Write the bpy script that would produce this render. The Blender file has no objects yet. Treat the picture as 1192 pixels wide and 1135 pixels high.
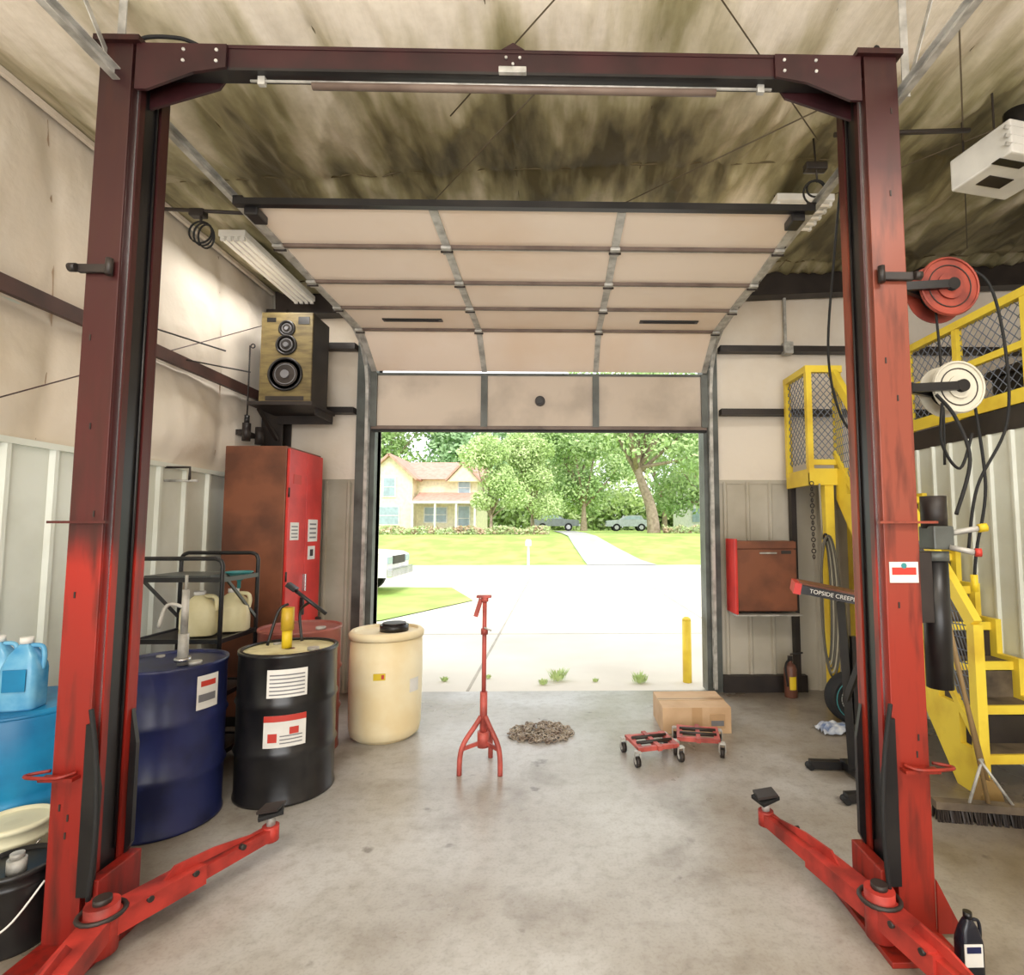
import bpy, bmesh, math, random
from mathutils import Vector, Matrix, noise
random.seed(7)
PI=math.pi
scene=bpy.context.scene
try:
    scene.view_settings.view_transform='Standard'
    scene.view_settings.look='None'
except Exception: pass

# ------------------------------------------------------------ materials
def lin(c):
    return c/12.92 if c<=0.04045 else ((c+0.055)/1.055)**2.4
def C(r,g,b): return (lin(r/255),lin(g/255),lin(b/255),1)
def M(name,col,rough=.5,metal=0,col2=None,scale=4,lo=.4,hi=.65,bump=0,bscale=None,stretch=(1,1,1),emit=0,rough2=None,detail=6):
    m=bpy.data.materials.new(name); m.use_nodes=True
    nt=m.node_tree; N=nt.nodes; L=nt.links; p=N['Principled BSDF']
    p.inputs['Base Color'].default_value=col
    p.inputs['Roughness'].default_value=rough
    p.inputs['Metallic'].default_value=metal
    if emit:
        p.inputs['Emission Color'].default_value=col; p.inputs['Emission Strength'].default_value=emit
    geo=N.new('ShaderNodeNewGeometry')
    mp=N.new('ShaderNodeMapping'); mp.inputs['Scale'].default_value=stretch
    L.new(geo.outputs['Position'],mp.inputs['Vector'])
    if col2 is None: col2=tuple(c*.82 for c in col[:3])+(1,)
    n=N.new('ShaderNodeTexNoise'); n.inputs['Scale'].default_value=scale; n.inputs['Detail'].default_value=detail
    L.new(mp.outputs[0],n.inputs['Vector'])
    r=N.new('ShaderNodeValToRGB')
    r.color_ramp.elements[0].position=lo; r.color_ramp.elements[1].position=hi
    r.color_ramp.elements[0].color=col; r.color_ramp.elements[1].color=col2
    L.new(n.outputs['Fac'],r.inputs['Fac']); L.new(r.outputs['Color'],p.inputs['Base Color'])
    if bump:
        n2=N.new('ShaderNodeTexNoise'); n2.inputs['Scale'].default_value=bscale or scale*4; n2.inputs['Detail'].default_value=5
        L.new(mp.outputs[0],n2.inputs['Vector'])
        b=N.new('ShaderNodeBump'); b.inputs['Strength'].default_value=bump; b.inputs['Distance'].default_value=.02
        L.new(n2.outputs['Fac'],b.inputs['Height']); L.new(b.outputs[0],p.inputs['Normal'])
    return m
def Mz(name,stops,zmax,rough=.42):
    """paint whose colour changes with height (ramped from bottom to top) plus scuffs"""
    m=bpy.data.materials.new(name); m.use_nodes=True
    nt=m.node_tree; N=nt.nodes; L=nt.links; p=N['Principled BSDF']
    p.inputs['Roughness'].default_value=rough
    geo=N.new('ShaderNodeNewGeometry'); s=N.new('ShaderNodeSeparateXYZ'); L.new(geo.outputs['Position'],s.inputs[0])
    n=N.new('ShaderNodeTexNoise'); n.inputs['Scale'].default_value=2.5; L.new(geo.outputs['Position'],n.inputs['Vector'])
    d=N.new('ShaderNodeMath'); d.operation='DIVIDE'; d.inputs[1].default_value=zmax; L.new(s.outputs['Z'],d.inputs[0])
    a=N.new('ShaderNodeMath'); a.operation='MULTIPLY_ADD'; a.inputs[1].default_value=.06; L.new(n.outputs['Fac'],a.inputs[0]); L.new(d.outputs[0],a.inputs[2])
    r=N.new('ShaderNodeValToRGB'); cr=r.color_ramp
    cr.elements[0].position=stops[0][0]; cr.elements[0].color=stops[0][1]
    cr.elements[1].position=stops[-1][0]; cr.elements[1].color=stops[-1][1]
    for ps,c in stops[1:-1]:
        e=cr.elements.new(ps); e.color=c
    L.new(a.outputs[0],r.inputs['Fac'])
    n2=N.new('ShaderNodeTexNoise'); n2.inputs['Scale'].default_value=22; n2.inputs['Detail'].default_value=9
    mp=N.new('ShaderNodeMapping'); mp.inputs['Scale'].default_value=(1,1,.14); L.new(geo.outputs['Position'],mp.inputs[0]); L.new(mp.outputs[0],n2.inputs['Vector'])
    r2=N.new('ShaderNodeValToRGB'); r2.color_ramp.elements[0].position=.48; r2.color_ramp.elements[1].position=.80
    L.new(n2.outputs['Fac'],r2.inputs['Fac'])
    mx=N.new('ShaderNodeMix'); mx.data_type='RGBA'
    L.new(r2.outputs['Color'],mx.inputs['Factor']); L.new(r.outputs['Color'],mx.inputs['A']); mx.inputs['B'].default_value=C(60,26,20)
    L.new(mx.outputs['Result'],p.inputs['Base Color'])
    return m

insul=M('insulation_fabric',C(236,226,212),.8,col2=C(212,194,170),scale=1.1,bump=.4,bscale=9,lo=.45,hi=.8)
seamm=M('insulation_seam',C(166,142,118),.8)
cseam=M('ceiling_seam',C(110,98,70),.8)
steelw=M('white_ribbed_steel',C(230,234,224),.45,col2=C(208,210,196),scale=1.5)
steelg=M('grey_ribbed_steel',C(196,190,176),.5,col2=C(166,158,140),scale=1.5)
darks=M('dark_steel',C(52,44,40),.5,col2=C(34,28,26))
girtm=M('girt_steel',C(88,60,54),.5,col2=C(64,44,40))
strutm=M('strut_steel',C(120,104,94),.5,col2=C(92,76,68))
jambm=M('jamb_steel',C(98,102,98),.45,.1,col2=C(68,70,66))
galv=M('galvanised',C(196,194,188),.42,.15,col2=C(150,148,142),scale=12)
doorp=M('door_panel',C(246,230,214),.55,col2=C(232,206,180),scale=.9,lo=.45,hi=.8)
doorg=M('door_panel_grimy',C(206,192,176),.6,col2=C(104,94,84),scale=1.1,lo=.48,hi=.8)
black=M('black_paint',C(22,21,23),.35,col2=C(36,34,34))
rubber=M('rubber',C(26,26,27),.75)
chrome=M('chrome_rod',C(200,200,200),.25,.9)
white=M('white_paint',C(238,236,230),.4)
redp=M('red_paint',C(186,56,46),.5,col2=C(120,34,28),scale=7,lo=.4,hi=.68)
salmon=M('faded_red_paint',C(196,92,82),.5,col2=C(146,62,54),scale=9)
yel=M('yellow_paint',C(244,216,70),.45,col2=C(216,178,48),scale=4,lo=.48,hi=.78)
meshm=M('expanded_metal',C(120,128,142),.5,.1)
woodt=M('tread_wood',C(110,96,78),.7,col2=C(66,56,46),scale=6)
cardb=M('cardboard',C(210,178,142),.8,col2=C(192,158,122))
tape=M('packing_tape',C(196,160,120),.3)
paper=M('paper_label',C(232,230,224),.6)
ink=M('label_print',C(120,120,124),.6)
redlab=M('red_label',C(200,60,48),.5)
yellab=M('yellow_label',C(232,200,40),.5)
bluep=M('drum_blue',C(34,42,90),.35,col2=C(22,28,62),scale=5)
blackd=M('drum_black',C(20,20,22),.28,col2=C(40,38,38),scale=6)
maroon=M('drum_maroon',C(160,92,82),.45,col2=C(126,64,56))
cream=M('barrel_cream',C(246,234,198),.5,col2=C(236,216,170),scale=3)
turq=M('tank_turquoise',C(20,136,186),.4,col2=C(14,106,156))
bluej=M('washer_fluid_blue',C(120,186,220),.25,col2=C(60,146,200),scale=7)
jugm=M('jug_beige',C(222,214,176),.45,col2=C(198,188,144))
teal=M('teal_plastic',C(60,140,144),.4)
brownc=M('cabinet_brown',C(134,80,54),.5,col2=C(96,56,38),scale=3)
redc=M('cabinet_red',C(218,56,50),.4,col2=C(190,42,38))
woodsp=M('speaker_wood',C(124,108,66),.55,col2=C(92,78,46),scale=7,stretch=(1,1,5))
asph=M('asphalt',C(190,188,184),.9,col2=C(170,168,164),scale=.6)
concout=M('concrete_out',C(224,218,204),.9,col2=C(194,186,170),scale=.45,lo=.35,hi=.75,bump=.3,bscale=6)
jointm=M('paving_joint',C(178,170,156),.9)
grass=M('grass',C(152,184,88),.95,col2=C(184,198,110),scale=.8,bump=.5,bscale=20)
leaf=M('leaf_green',C(150,184,112),.7,col2=C(188,210,146),scale=.5,lo=.35,hi=.65)
leaf2=M('leaf_green_light',C(176,202,128),.7,col2=C(206,222,162),scale=.6,lo=.35,hi=.65)
leaf3=M('leaf_deep',C(130,168,114),.7,col2=C(164,194,142),scale=.6,lo=.35,hi=.65)
bark=M('bark',C(168,150,132),.9,col2=C(136,120,102),scale=5)
housey=M('siding_yellow',C(244,236,204),.7)
roofr=M('roof_shingle_red',C(204,162,146),.85,col2=C(188,144,128),scale=3)
glass=M('window_glass',C(166,184,194),.1)
liftL=Mz('lift_paint_left',[(0,C(132,28,20)),(.30,C(144,34,24)),(.42,C(166,38,26)),(.455,C(84,28,26)),(.7,C(64,24,24)),(1,C(44,18,19))],3.7)
liftR=Mz('lift_paint_right',[(0,C(142,36,24)),(.34,C(152,46,30)),(.48,C(144,70,52)),(.8,C(130,66,48)),(.88,C(72,30,28)),(1.0,C(48,19,20))],3.7)
beamm=M('lift_beam_maroon',C(54,22,25),.42,col2=C(38,15,18),scale=5)

def custom(name,rough):
    m=bpy.data.materials.new(name); m.use_nodes=True
    nt=m.node_tree; N=nt.nodes; L=nt.links; p=N['Principled BSDF']; p.inputs['Roughness'].default_value=rough
    geo=N.new('ShaderNodeNewGeometry')
    def nz(s,d=6,st=(1,1,1)):
        mp=N.new('ShaderNodeMapping'); mp.inputs['Scale'].default_value=st; L.new(geo.outputs['Position'],mp.inputs[0])
        n=N.new('ShaderNodeTexNoise'); n.inputs['Scale'].default_value=s; n.inputs['Detail'].default_value=d
        L.new(mp.outputs[0],n.inputs['Vector']); return n
    def ramp(src,*st):
        r=N.new('ShaderNodeValToRGB'); e=r.color_ramp.elements
        e[0].position=st[0][0]; e[0].color=st[0][1]; e[1].position=st[-1][0]; e[1].color=st[-1][1]
        for ps,c in st[1:-1]: q=e.new(ps); q.color=c
        L.new(src,r.inputs['Fac']); return r
    def bump(src,s,d):
        bp=N.new('ShaderNodeBump'); bp.inputs['Strength'].default_value=s; bp.inputs['Distance'].default_value=d
        L.new(src,bp.inputs['Height']); L.new(bp.outputs[0],p.inputs['Normal'])
    return m,N,L,p,geo,nz,ramp,bump
def mul(N,L,A,Bq,f):
    mx=N.new('ShaderNodeMix'); mx.data_type='RGBA'; mx.blend_type='MULTIPLY'; mx.inputs['Factor'].default_value=f
    L.new(A,mx.inputs['A']); L.new(Bq,mx.inputs['B']); return mx.outputs['Result']
def mth(N,L,op,a,b):
    n=N.new('ShaderNodeMath'); n.operation=op
    for i,v in enumerate((a,b)):
        if v is None: continue
        if isinstance(v,(int,float)): n.inputs[i].default_value=v
        else: L.new(v,n.inputs[i])
    return n.outputs[0]
W4=(1,1,1,1)
floorm,N,L,p,geo,nz,ramp,bump=custom('concrete_floor',.4)
a=nz(.9,6); b_=nz(16,9); c_=nz(2.3,6); d_=nz(70,3); s_=nz(5,4)
sp=N.new('ShaderNodeSeparateXYZ'); L.new(geo.outputs['Position'],sp.inputs[0])
ax=mth(N,L,'ABSOLUTE',mth(N,L,'ADD',sp.outputs['X'],.15),None)
mr=N.new('ShaderNodeMapRange'); mr.inputs['From Min'].default_value=.8; mr.inputs['From Max'].default_value=2.3; mr.inputs['To Min'].default_value=0; mr.inputs['To Max'].default_value=.26; L.new(ax,mr.inputs['Value'])
g=mth(N,L,'SUBTRACT',a.outputs['Fac'],mr.outputs[0])   # traffic lane is cleaner than the edges under the drums
r=ramp(g,(.16,C(110,98,84)),(.34,C(150,142,130)),(.58,C(190,189,187)))
r2=ramp(b_.outputs['Fac'],(.3,(.80,.78,.76,1)),(.52,W4))
r3=ramp(c_.outputs['Fac'],(.30,(.55,.5,.45,1)),(.44,W4))
r4=ramp(d_.outputs['Fac'],(.35,(.82,.81,.80,1)),(.5,W4))
r5=ramp(s_.outputs['Fac'],(.27,(.40,.37,.35,1)),(.33,W4))
o=mul(N,L,r.outputs['Color'],r2.outputs['Color'],.8); o=mul(N,L,o,r3.outputs['Color'],.6); o=mul(N,L,o,r4.outputs['Color'],.6); o=mul(N,L,o,r5.outputs['Color'],.8)
L.new(o,p.inputs['Base Color'])
rr=ramp(a.outputs['Fac'],(.3,(.24,)*3+(1,)),(.7,(.40,)*3+(1,))); L.new(rr.outputs['Color'],p.inputs['Roughness'])
bump(b_.outputs['Fac'],.08,.01)
# ceiling: off-white vinyl blanket with long sooty streaks; shade over the door bay is painted into the colour
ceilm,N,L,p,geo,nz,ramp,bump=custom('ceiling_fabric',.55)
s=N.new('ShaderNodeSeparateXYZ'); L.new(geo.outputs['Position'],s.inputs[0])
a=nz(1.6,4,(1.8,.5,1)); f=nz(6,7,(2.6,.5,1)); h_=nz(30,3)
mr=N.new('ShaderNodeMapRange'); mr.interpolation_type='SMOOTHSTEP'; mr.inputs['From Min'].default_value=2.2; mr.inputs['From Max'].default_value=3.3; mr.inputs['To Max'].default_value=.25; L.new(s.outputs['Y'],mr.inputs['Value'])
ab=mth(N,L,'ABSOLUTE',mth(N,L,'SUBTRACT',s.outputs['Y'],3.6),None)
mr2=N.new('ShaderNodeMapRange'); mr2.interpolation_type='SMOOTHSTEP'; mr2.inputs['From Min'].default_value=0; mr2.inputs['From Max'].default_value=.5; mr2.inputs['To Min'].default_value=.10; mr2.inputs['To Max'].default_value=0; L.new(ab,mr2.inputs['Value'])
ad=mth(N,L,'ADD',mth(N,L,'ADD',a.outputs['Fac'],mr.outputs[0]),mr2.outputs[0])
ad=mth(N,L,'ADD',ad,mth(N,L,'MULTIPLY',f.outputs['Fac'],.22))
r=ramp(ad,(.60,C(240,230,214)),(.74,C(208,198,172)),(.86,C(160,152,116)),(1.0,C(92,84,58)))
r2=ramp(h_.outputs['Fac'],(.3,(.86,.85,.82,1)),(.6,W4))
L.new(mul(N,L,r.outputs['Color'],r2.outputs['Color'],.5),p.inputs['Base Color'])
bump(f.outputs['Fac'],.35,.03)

# ------------------------------------------------------------ builder
def spl(pts,n=8):
    P=[Vector(p) for p in pts]; out=[]
    for i in range(len(P)-1):
        p0=P[max(i-1,0)];p1=P[i];p2=P[i+1];p3=P[min(i+2,len(P)-1)]
        for k in range(n):
            t=k/n
            out.append(.5*((2*p1)+(p2-p0)*t+(2*p0-5*p1+4*p2-p3)*t*t+(3*p1-p0-3*p2+p3)*t**3))
    out.append(P[-1]); return out
class B:
    def __init__(s,name): s.name=name; s.bm=bmesh.new(); s.mats=[]
    def mi(s,m):
        if m not in s.mats: s.mats.append(m)
        return s.mats.index(m)
    def faces(s,vs,fs,m,smooth=False):
        i=s.mi(m); V=[s.bm.verts.new(v) for v in vs]; out=[]
        for f in fs:
            try:
                F=s.bm.faces.new([V[k] for k in f]); F.material_index=i; F.smooth=smooth; out.append(F)
            except ValueError: pass
        return V,out
    def box(s,c,d,m,rot=None,bev=0):
        c=Vector(c); h=Vector(d)/2
        vs=[Vector((x*h.x,y*h.y,z*h.z)) for x in(-1,1) for y in(-1,1) for z in(-1,1)]
        if rot is not None:
            R=Matrix.Rotation(rot[2],3,'Z')@Matrix.Rotation(rot[1],3,'Y')@Matrix.Rotation(rot[0],3,'X')
            vs=[R@v for v in vs]
        fs=[(0,1,3,2),(4,6,7,5),(0,4,5,1),(2,3,7,6),(0,2,6,4),(1,5,7,3)]
        V,F=s.faces([c+v for v in vs],fs,m)
        if bev:
            es=list({e for f in F for e in f.edges})
            r=bmesh.ops.bevel(s.bm,geom=es,offset=bev,segments=2,affect='EDGES',profile=.6)
            for f in r['faces']: f.material_index=s.mi(m)
    def bb(s,x0,x1,y0,y1,z0,z1,m,bev=0):
        s.box(((x0+x1)/2,(y0+y1)/2,(z0+z1)/2),(x1-x0,y1-y0,z1-z0),m,bev=bev)
    def beam(s,p0,p1,w,h,m,up=(0,0,1)):
        p0=Vector(p0);p1=Vector(p1);d=(p1-p0).normalized();u=Vector(up)
        a=d.cross(u)
        if a.length<1e-4: a=d.cross(Vector((1,0,0)))
        a.normalize(); u=a.cross(d).normalized()
        vs=[]
        for p in(p0,p1):
            for sa,su in((-1,-1),(1,-1),(1,1),(-1,1)): vs.append(p+a*sa*w/2+u*su*h/2)
        s.faces(vs,[(0,1,2,3),(7,6,5,4),(0,4,5,1),(1,5,6,2),(2,6,7,3),(3,7,4,0)],m)
    def tube(s,pts,r,m,seg=8,closed=False,rs=None):
        P=[Vector(p) for p in pts]; n=len(P); i=s.mi(m); rings=[]
        prev=None
        for k in range(n):
            if closed: t=(P[(k+1)%n]-P[k-1])
            else: t=P[min(k+1,n-1)]-P[max(k-1,0)]
            if t.length<1e-9: t=Vector((0,0,1))
            t.normalize()
            if prev is None:
                a=t.cross(Vector((0,0,1)))
                if a.length<.05: a=t.cross(Vector((1,0,0)))
            else: a=prev-t*prev.dot(t)
            a.normalize(); prev=a; b=t.cross(a)
            rr=rs[k] if rs else r
            rings.append([s.bm.verts.new(P[k]+(a*math.cos(2*PI*j/seg)+b*math.sin(2*PI*j/seg))*rr) for j in range(seg)])
        for k in range(n if closed else n-1):
            A=rings[k];Bq=rings[(k+1)%n]
            for j in range(seg):
                f=s.bm.faces.new((A[j],A[(j+1)%seg],Bq[(j+1)%seg],Bq[j])); f.material_index=i; f.smooth=seg>5
        if not closed:
            for R in(rings[0][::-1],rings[-1]):
                f=s.bm.faces.new(R); f.material_index=i
    def cyl(s,p0,p1,r,m,seg=20,r2=None):
        s.tube([p0,p1],r,m,seg,rs=[r,r if r2 is None else r2])
    def lathe(s,prof,c,m,seg=36,axis='Z',mats=None):
        c=Vector(c); rings=[]
        for (r,z) in prof:
            ring=[]
            for j in range(seg):
                a=2*PI*j/seg; x=r*math.cos(a); y=r*math.sin(a)
                v={'Z':(x,y,z),'Y':(x,z,y),'X':(z,x,y)}[axis]
                ring.append(s.bm.verts.new(c+Vector(v)))
            rings.append(ring)
        for k in range(len(prof)-1):
            mm=s.mi(mats[k] if mats else m)
            for j in range(seg):
                f=s.bm.faces.new((rings[k][j],rings[k][(j+1)%seg],rings[k+1][(j+1)%seg],rings[k+1][j]))
                f.material_index=mm; f.smooth=abs(prof[k][0]-prof[k+1][0])<.8*abs(prof[k][1]-prof[k+1][1])+.004
        for R in(rings[0][::-1],rings[-1]):
            f=s.bm.faces.new(R); f.material_index=s.mi(m)
    def torus(s,c,R,r,m,nrm=(0,0,1),n=20,seg=6,sx=1.0):
        q=Vector((0,0,1)).rotation_difference(Vector(nrm).normalized()); c=Vector(c)
        s.tube([c+q@Vector((R*math.cos(2*PI*k/n)*sx,R*math.sin(2*PI*k/n),0)) for k in range(n)],r,m,seg,closed=True)
    def prism(s,poly,dirv,m):
        P=[Vector(p) for p in poly]; d=Vector(dirv); n=len(P)
        s.faces(P+[p+d for p in P],[tuple(range(n))[::-1],tuple(range(n,2*n))]+[(k,(k+1)%n,n+(k+1)%n,n+k) for k in range(n)],m)
    def label(s,c,r,a0,a1,z0,z1,m,n=8):
        c=Vector(c);vs=[];fs=[]
        for k in range(n+1):
            a=a0+(a1-a0)*k/n
            for z in(z0,z1): vs.append(c+Vector((r*math.cos(a),r*math.sin(a),z)))
        for k in range(n): fs.append((2*k,2*k+2,2*k+3,2*k+1))
        s.faces(vs,fs,m,True)
    def grid(s,f,nu,nv,m,smooth=True):
        vs=[f(i/nu,j/nv) for i in range(nu+1) for j in range(nv+1)]
        fs=[(i*(nv+1)+j,(i+1)*(nv+1)+j,(i+1)*(nv+1)+j+1,i*(nv+1)+j+1) for i in range(nu) for j in range(nv)]
        s.faces(vs,fs,m,smooth)
    def lattice(s,o,u,v,nu,nv,r,m):
        o=Vector(o);u=Vector(u);v=Vector(v)
        def P(a,b): return o+u*a+v*b
        for sg in(1,-1):
            for k in range(-nv,nu+1):
                b0=max(0,-k/nv) ; b1=min(1,(nu-k)/nv)
                if b1-b0<1e-3: continue
                a0=(k+b0*nv)/nu; a1=(k+b1*nv)/nu
                if sg<0: a0,a1=1-a0,1-a1
                s.tube([P(a0,b0),P(a1,b1)],r,m,4)
    def done(s,parent=None,recalc=True,origin=True):
        if recalc: bmesh.ops.recalc_face_normals(s.bm,faces=s.bm.faces)
        me=bpy.data.meshes.new(s.name)
        off=Vector((0,0,0))
        if origin and len(s.bm.verts):
            xs=[v.co.x for v in s.bm.verts];ys=[v.co.y for v in s.bm.verts];zs=[v.co.z for v in s.bm.verts]
            off=Vector(((min(xs)+max(xs))/2,(min(ys)+max(ys))/2,min(zs)))
            for v in s.bm.verts: v.co-=off
        s.bm.to_mesh(me); s.bm.free()
        for m in s.mats: me.materials.append(m)
        o=bpy.data.objects.new(s.name,me); o.location=off
        scene.collection.objects.link(o)
        if parent is not None:
            o.parent=parent; o.location=off-parent.location
        return o
def empty(name,loc=(0,0,0)):
    e=bpy.data.objects.new(name,None); e.location=loc; e.empty_display_size=.2
    scene.collection.objects.link(e); return e

# ------------------------------------------------------------ room shell
XL,XR,YB,YF=-2.9,5.6,-5.0,5.54
OX0,OX1,OZ=-1.83,1.47,3.56
def zc(x): return 4.0+.05*(x-XL)

b=B('floor'); b.bb(XL-.15,XR+.15,YB,YF+.02,-.15,0,floorm); b.done()

def ceilz(x,y):
    s=abs(math.sin(PI*(y-.62)/1.5))**.5
    xx=x+.06*math.sin(y*1.3)
    t=abs(math.sin(PI*(xx+.35)/.86))**.4
    k=max(0,min(1,(y-2.5)/.7))
    n1=noise.noise(Vector((x*4.5,y*1.6,0)))
    rid=(1-min(1,abs(noise.noise(Vector((x*3.6+.8*math.sin(y*2),y*1.0,7))))*3.2))**2
    rid2=(1-min(1,abs(noise.noise(Vector((x*6.5-y*1.8,y*1.6,17))))*3.2))**2
    w=n1*.02+noise.noise(Vector((x*11,y*3.0,3)))*.010
    d=.085*s*t+w*(.3+s*.7)+(rid*.026+rid2*.018)*(.35+1.1*k)*(.4+.6*t)+.03
    edge=min(1,min(x-XL,XR-x,YF-y)/.25)
    return zc(x)-.015-d*max(0,edge)
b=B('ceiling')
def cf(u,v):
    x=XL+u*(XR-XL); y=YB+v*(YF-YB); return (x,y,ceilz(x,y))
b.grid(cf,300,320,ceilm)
k=-2
while True:
    x0=-.35+.86*k
    if x0>XR-.3: break
    if x0>XL+.2:
        b.tube([(x0-.06*math.sin(y*1.3),y,ceilz(x0-.06*math.sin(y*1.3),y)-.004) for y in [-2+.1*j for j in range(74)]],.006,cseam,5)
    k+=1
for y in(.62,2.12,3.62,5.12):
    b.tube([(XL+.1*j,y,ceilz(XL+.1*j,y)-.004) for j in range(1,84)],.007,cseam,5)
b.faces([(XL-.1,YB,zc(XL)+.1),(XR+.1,YB,zc(XR)+.1),(XR+.1,YF+.15,zc(XR)+.1),(XL-.1,YF+.15,zc(XL)+.1)],[(0,1,2,3)],steelg)
b.done(recalc=False)

b=B('wall_left')
b.bb(XL-.15,XL-.06,YB,YF+.1,0,4.05,steelw)
def lwx(y,z):
    s=abs(math.sin(PI*(y+.08*math.sin(z*1.7)-1.5)/1.6))**.4
    t=abs(math.sin(PI*(z-2.05)/.78))**.5 if z<2.83 else abs(math.sin(PI*(z-2.83)/1.17))**.5
    w=noise.noise(Vector((y*2.2,z*2.5,1)))*.03+noise.noise(Vector((y*6,z*6,4)))*.010
    rid=(1-min(1,abs(noise.noise(Vector((y*2.5+z,z*1.6,9))))*3.5))**2*.014
    return XL-.055+(.08*s*t+(w+rid)*s)
def lw(u,v):
    y=YB+u*(YF-YB); z=2.05+v*(4.0-2.05); return (lwx(y,z),y,z)
b.grid(lw,240,60,insul)
for y0 in(-1.7,-.1,1.5,3.1,4.7):
    b.tube([(lwx(y0-.08*math.sin(z*1.7),z)+.006,y0-.08*math.sin(z*1.7),z) for z in [2.1+.05*k for k in range(38)]],.005,seamm,5)
b.bb(XL-.06,XL-.02,YB,YF,0,2.07,steelw)
y=YB+.1
while y<YF-.05:
    b.prism([(XL-.02,y-.025,0),(XL+.005,y-.012,0),(XL+.005,y+.012,0),(XL-.02,y+.025,0)],(0,0,2.07),steelw); y+=.28
b.bb(XL-.03,XL+.01,YB,YF,2.05,2.085,steelw)
b.done()
b=B('trim_1')
b.bb(XL+.01,XL+.10,YB,YF-.1,2.82,2.88,girtm); b.bb(XL+.10,XL+.106,YB+.01,YF-.11,2.795,2.882,girtm)
b.bb(XL+.01,XL+.04,YB,YF-.1,3.94,3.97,insul)
b.tube([(-2.84,1.0,1.35),(-2.83,2.8,2.26),(-2.80,5.3,3.6)],.004,girtm,6)
b.tube([(-2.79,3.7,2.97),(-2.5,4.1,2.93)],.006,darks,6); b.tube([(-2.79,4.1,2.86),(-2.45,4.35,2.84)],.006,darks,6)
b.done()

b=B('wall_front')
def seg(x0,x1):
    b.bb(x0,x1,YF+.03,YF+.14,0,zc(x0)+.1,steelg)
seg(XL-.1,OX0); seg(OX1,XR+.1); b.bb(OX0,OX1,YF+.03,YF+.14,OZ,4.35,steelg)
def fw(x0,x1,z0,ztop):
    def f(u,v):
        x=x0+u*(x1-x0); z=z0+v*(ztop(x)-z0)
        t=abs(math.sin(PI*(z-2.07)/.7))**.5; s=abs(math.sin(PI*(x-x0)/max(.001,(x1-x0)/max(1,round((x1-x0)/1.2)))))**.4
        return (x,YF+.02-.05*s*t-noise.noise(Vector((x*3,z*3,0)))*.012*s,z)
    b.grid(f,max(4,int((x1-x0)/.07)),28,insul)
fw(XL,OX0-.1,2.05,zc); fw(OX1+.1,XR,2.05,zc); fw(OX0-.1,OX1+.1,OZ+.02,zc)
for x0,x1 in((XL,OX0-.1),(OX1+.1,XR)):
    b.bb(x0,x1,YF,YF+.03,.0,2.07,steelg)
    x=x0+.12
    while x<x1-.04:
        b.prism([(x-.025,YF,0.0),(x-.012,YF-.022,0),(x+.012,YF-.022,0),(x+.025,YF,0)],(0,0,2.07),steelg); x+=.23
    b.bb(x0,x1,YF-.01,YF+.03,2.05,2.09,steelg)
b.done()
b=B('trim_2')
for z in(2.77,3.42):
    b.bb(XL+.06,OX0-.2,YF-.13,YF-.03,z-.03,z+.03,darks); b.bb(OX1+.17,XR-.1,YF-.13,YF-.03,z-.03,z+.03,darks)
b.beam((XL+.1,YF-.12,3.82),(XR-.1,YF-.12,zc(XR)-.18),.14,.24,darks)
b.bb(XL+.03,XL+.23,YF-.22,YF-.20,0,3.75,darks); b.bb(XL+.03,XL+.23,YF-.05,YF-.03,0,3.75,darks); b.bb(XL+.12,XL+.14,YF-.2,YF-.05,0,3.75,darks)
for xa,xb in((OX0-.19,OX0),(OX1,OX1+.15)):
    b.bb(xa,xb,YF-.06,YF+.13,0,OZ+.12,jambm)
b.bb(OX0-.18,OX1+.14,YF-.04,YF+.12,OZ+.02,OZ+.16,jambm)
b.bb(OX1+.15,2.45,YF-.08,YF-.01,0,.16,darks)
b.bb(2.33,2.38,YF-.1,YF-.025,.16,2.1,darks)
b.bb(2.31,2.335,YF-.10,YF-.07,3.45,4.0,galv); b.bb(2.28,2.37,YF-.17,YF-.08,3.36,3.48,galv,.005)
b.done()
b=B('wall_back'); b.bb(XL-.1,XL+.9,YB-.1,YB,0,4.1,insul); b.bb(3.4,XR+.1,YB-.1,YB,0,4.5,insul); b.bb(XL+.9,3.4,YB-.1,YB,3.5,4.5,insul); b.done()
b=B('wall_right'); b.bb(XR,XR+.1,YB,YF+.1,0,4.5,insul); b.done()
b=B('mezzanine')
b.bb(3.20,XR-.01,2.0,YF-.15,2.3,2.45,darks); b.bb(3.13,3.20,2.01,4.88,2.28,2.44,darks)
b.bb(3.14,3.20,2.0,4.75,0,2.28,steelw)
y=2.1
while y<4.75:
    b.prism([(3.14,y-.02,0),(3.12,y-.01,0),(3.12,y+.01,0),(3.14,y+.02,0)],(0,0,2.28),steelw); y+=.2
b.done()
b=B('mezzanine_railing')
for y in(2.05,2.9,3.55,4.2,4.8):
    b.beam((3.16,y,2.442),(3.16,y,3.20),.05,.05,yel)
b.beam((3.16,2.03,3.20),(3.16,4.85,3.20),.06,.06,yel); b.beam((3.16,2.03,2.85),(3.16,4.85,2.85),.04,.05,yel); b.beam((3.14,2.03,2.50),(3.14,4.85,2.50),.02,.1,yel)
b.lattice((3.17,2.05,2.52),(0,2.75,0),(0,0,.66),34,8,.004,meshm)
b.done()
b=B('stored_bin'); b.bb(3.5,4.2,3.4,4.3,2.452,2.85,black,.02); b.bb(3.47,4.23,3.37,4.33,2.8,2.86,darks,.01); b.bb(3.6,4.1,3.5,4.1,2.86,3.1,darks,.01); b.done()

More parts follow.
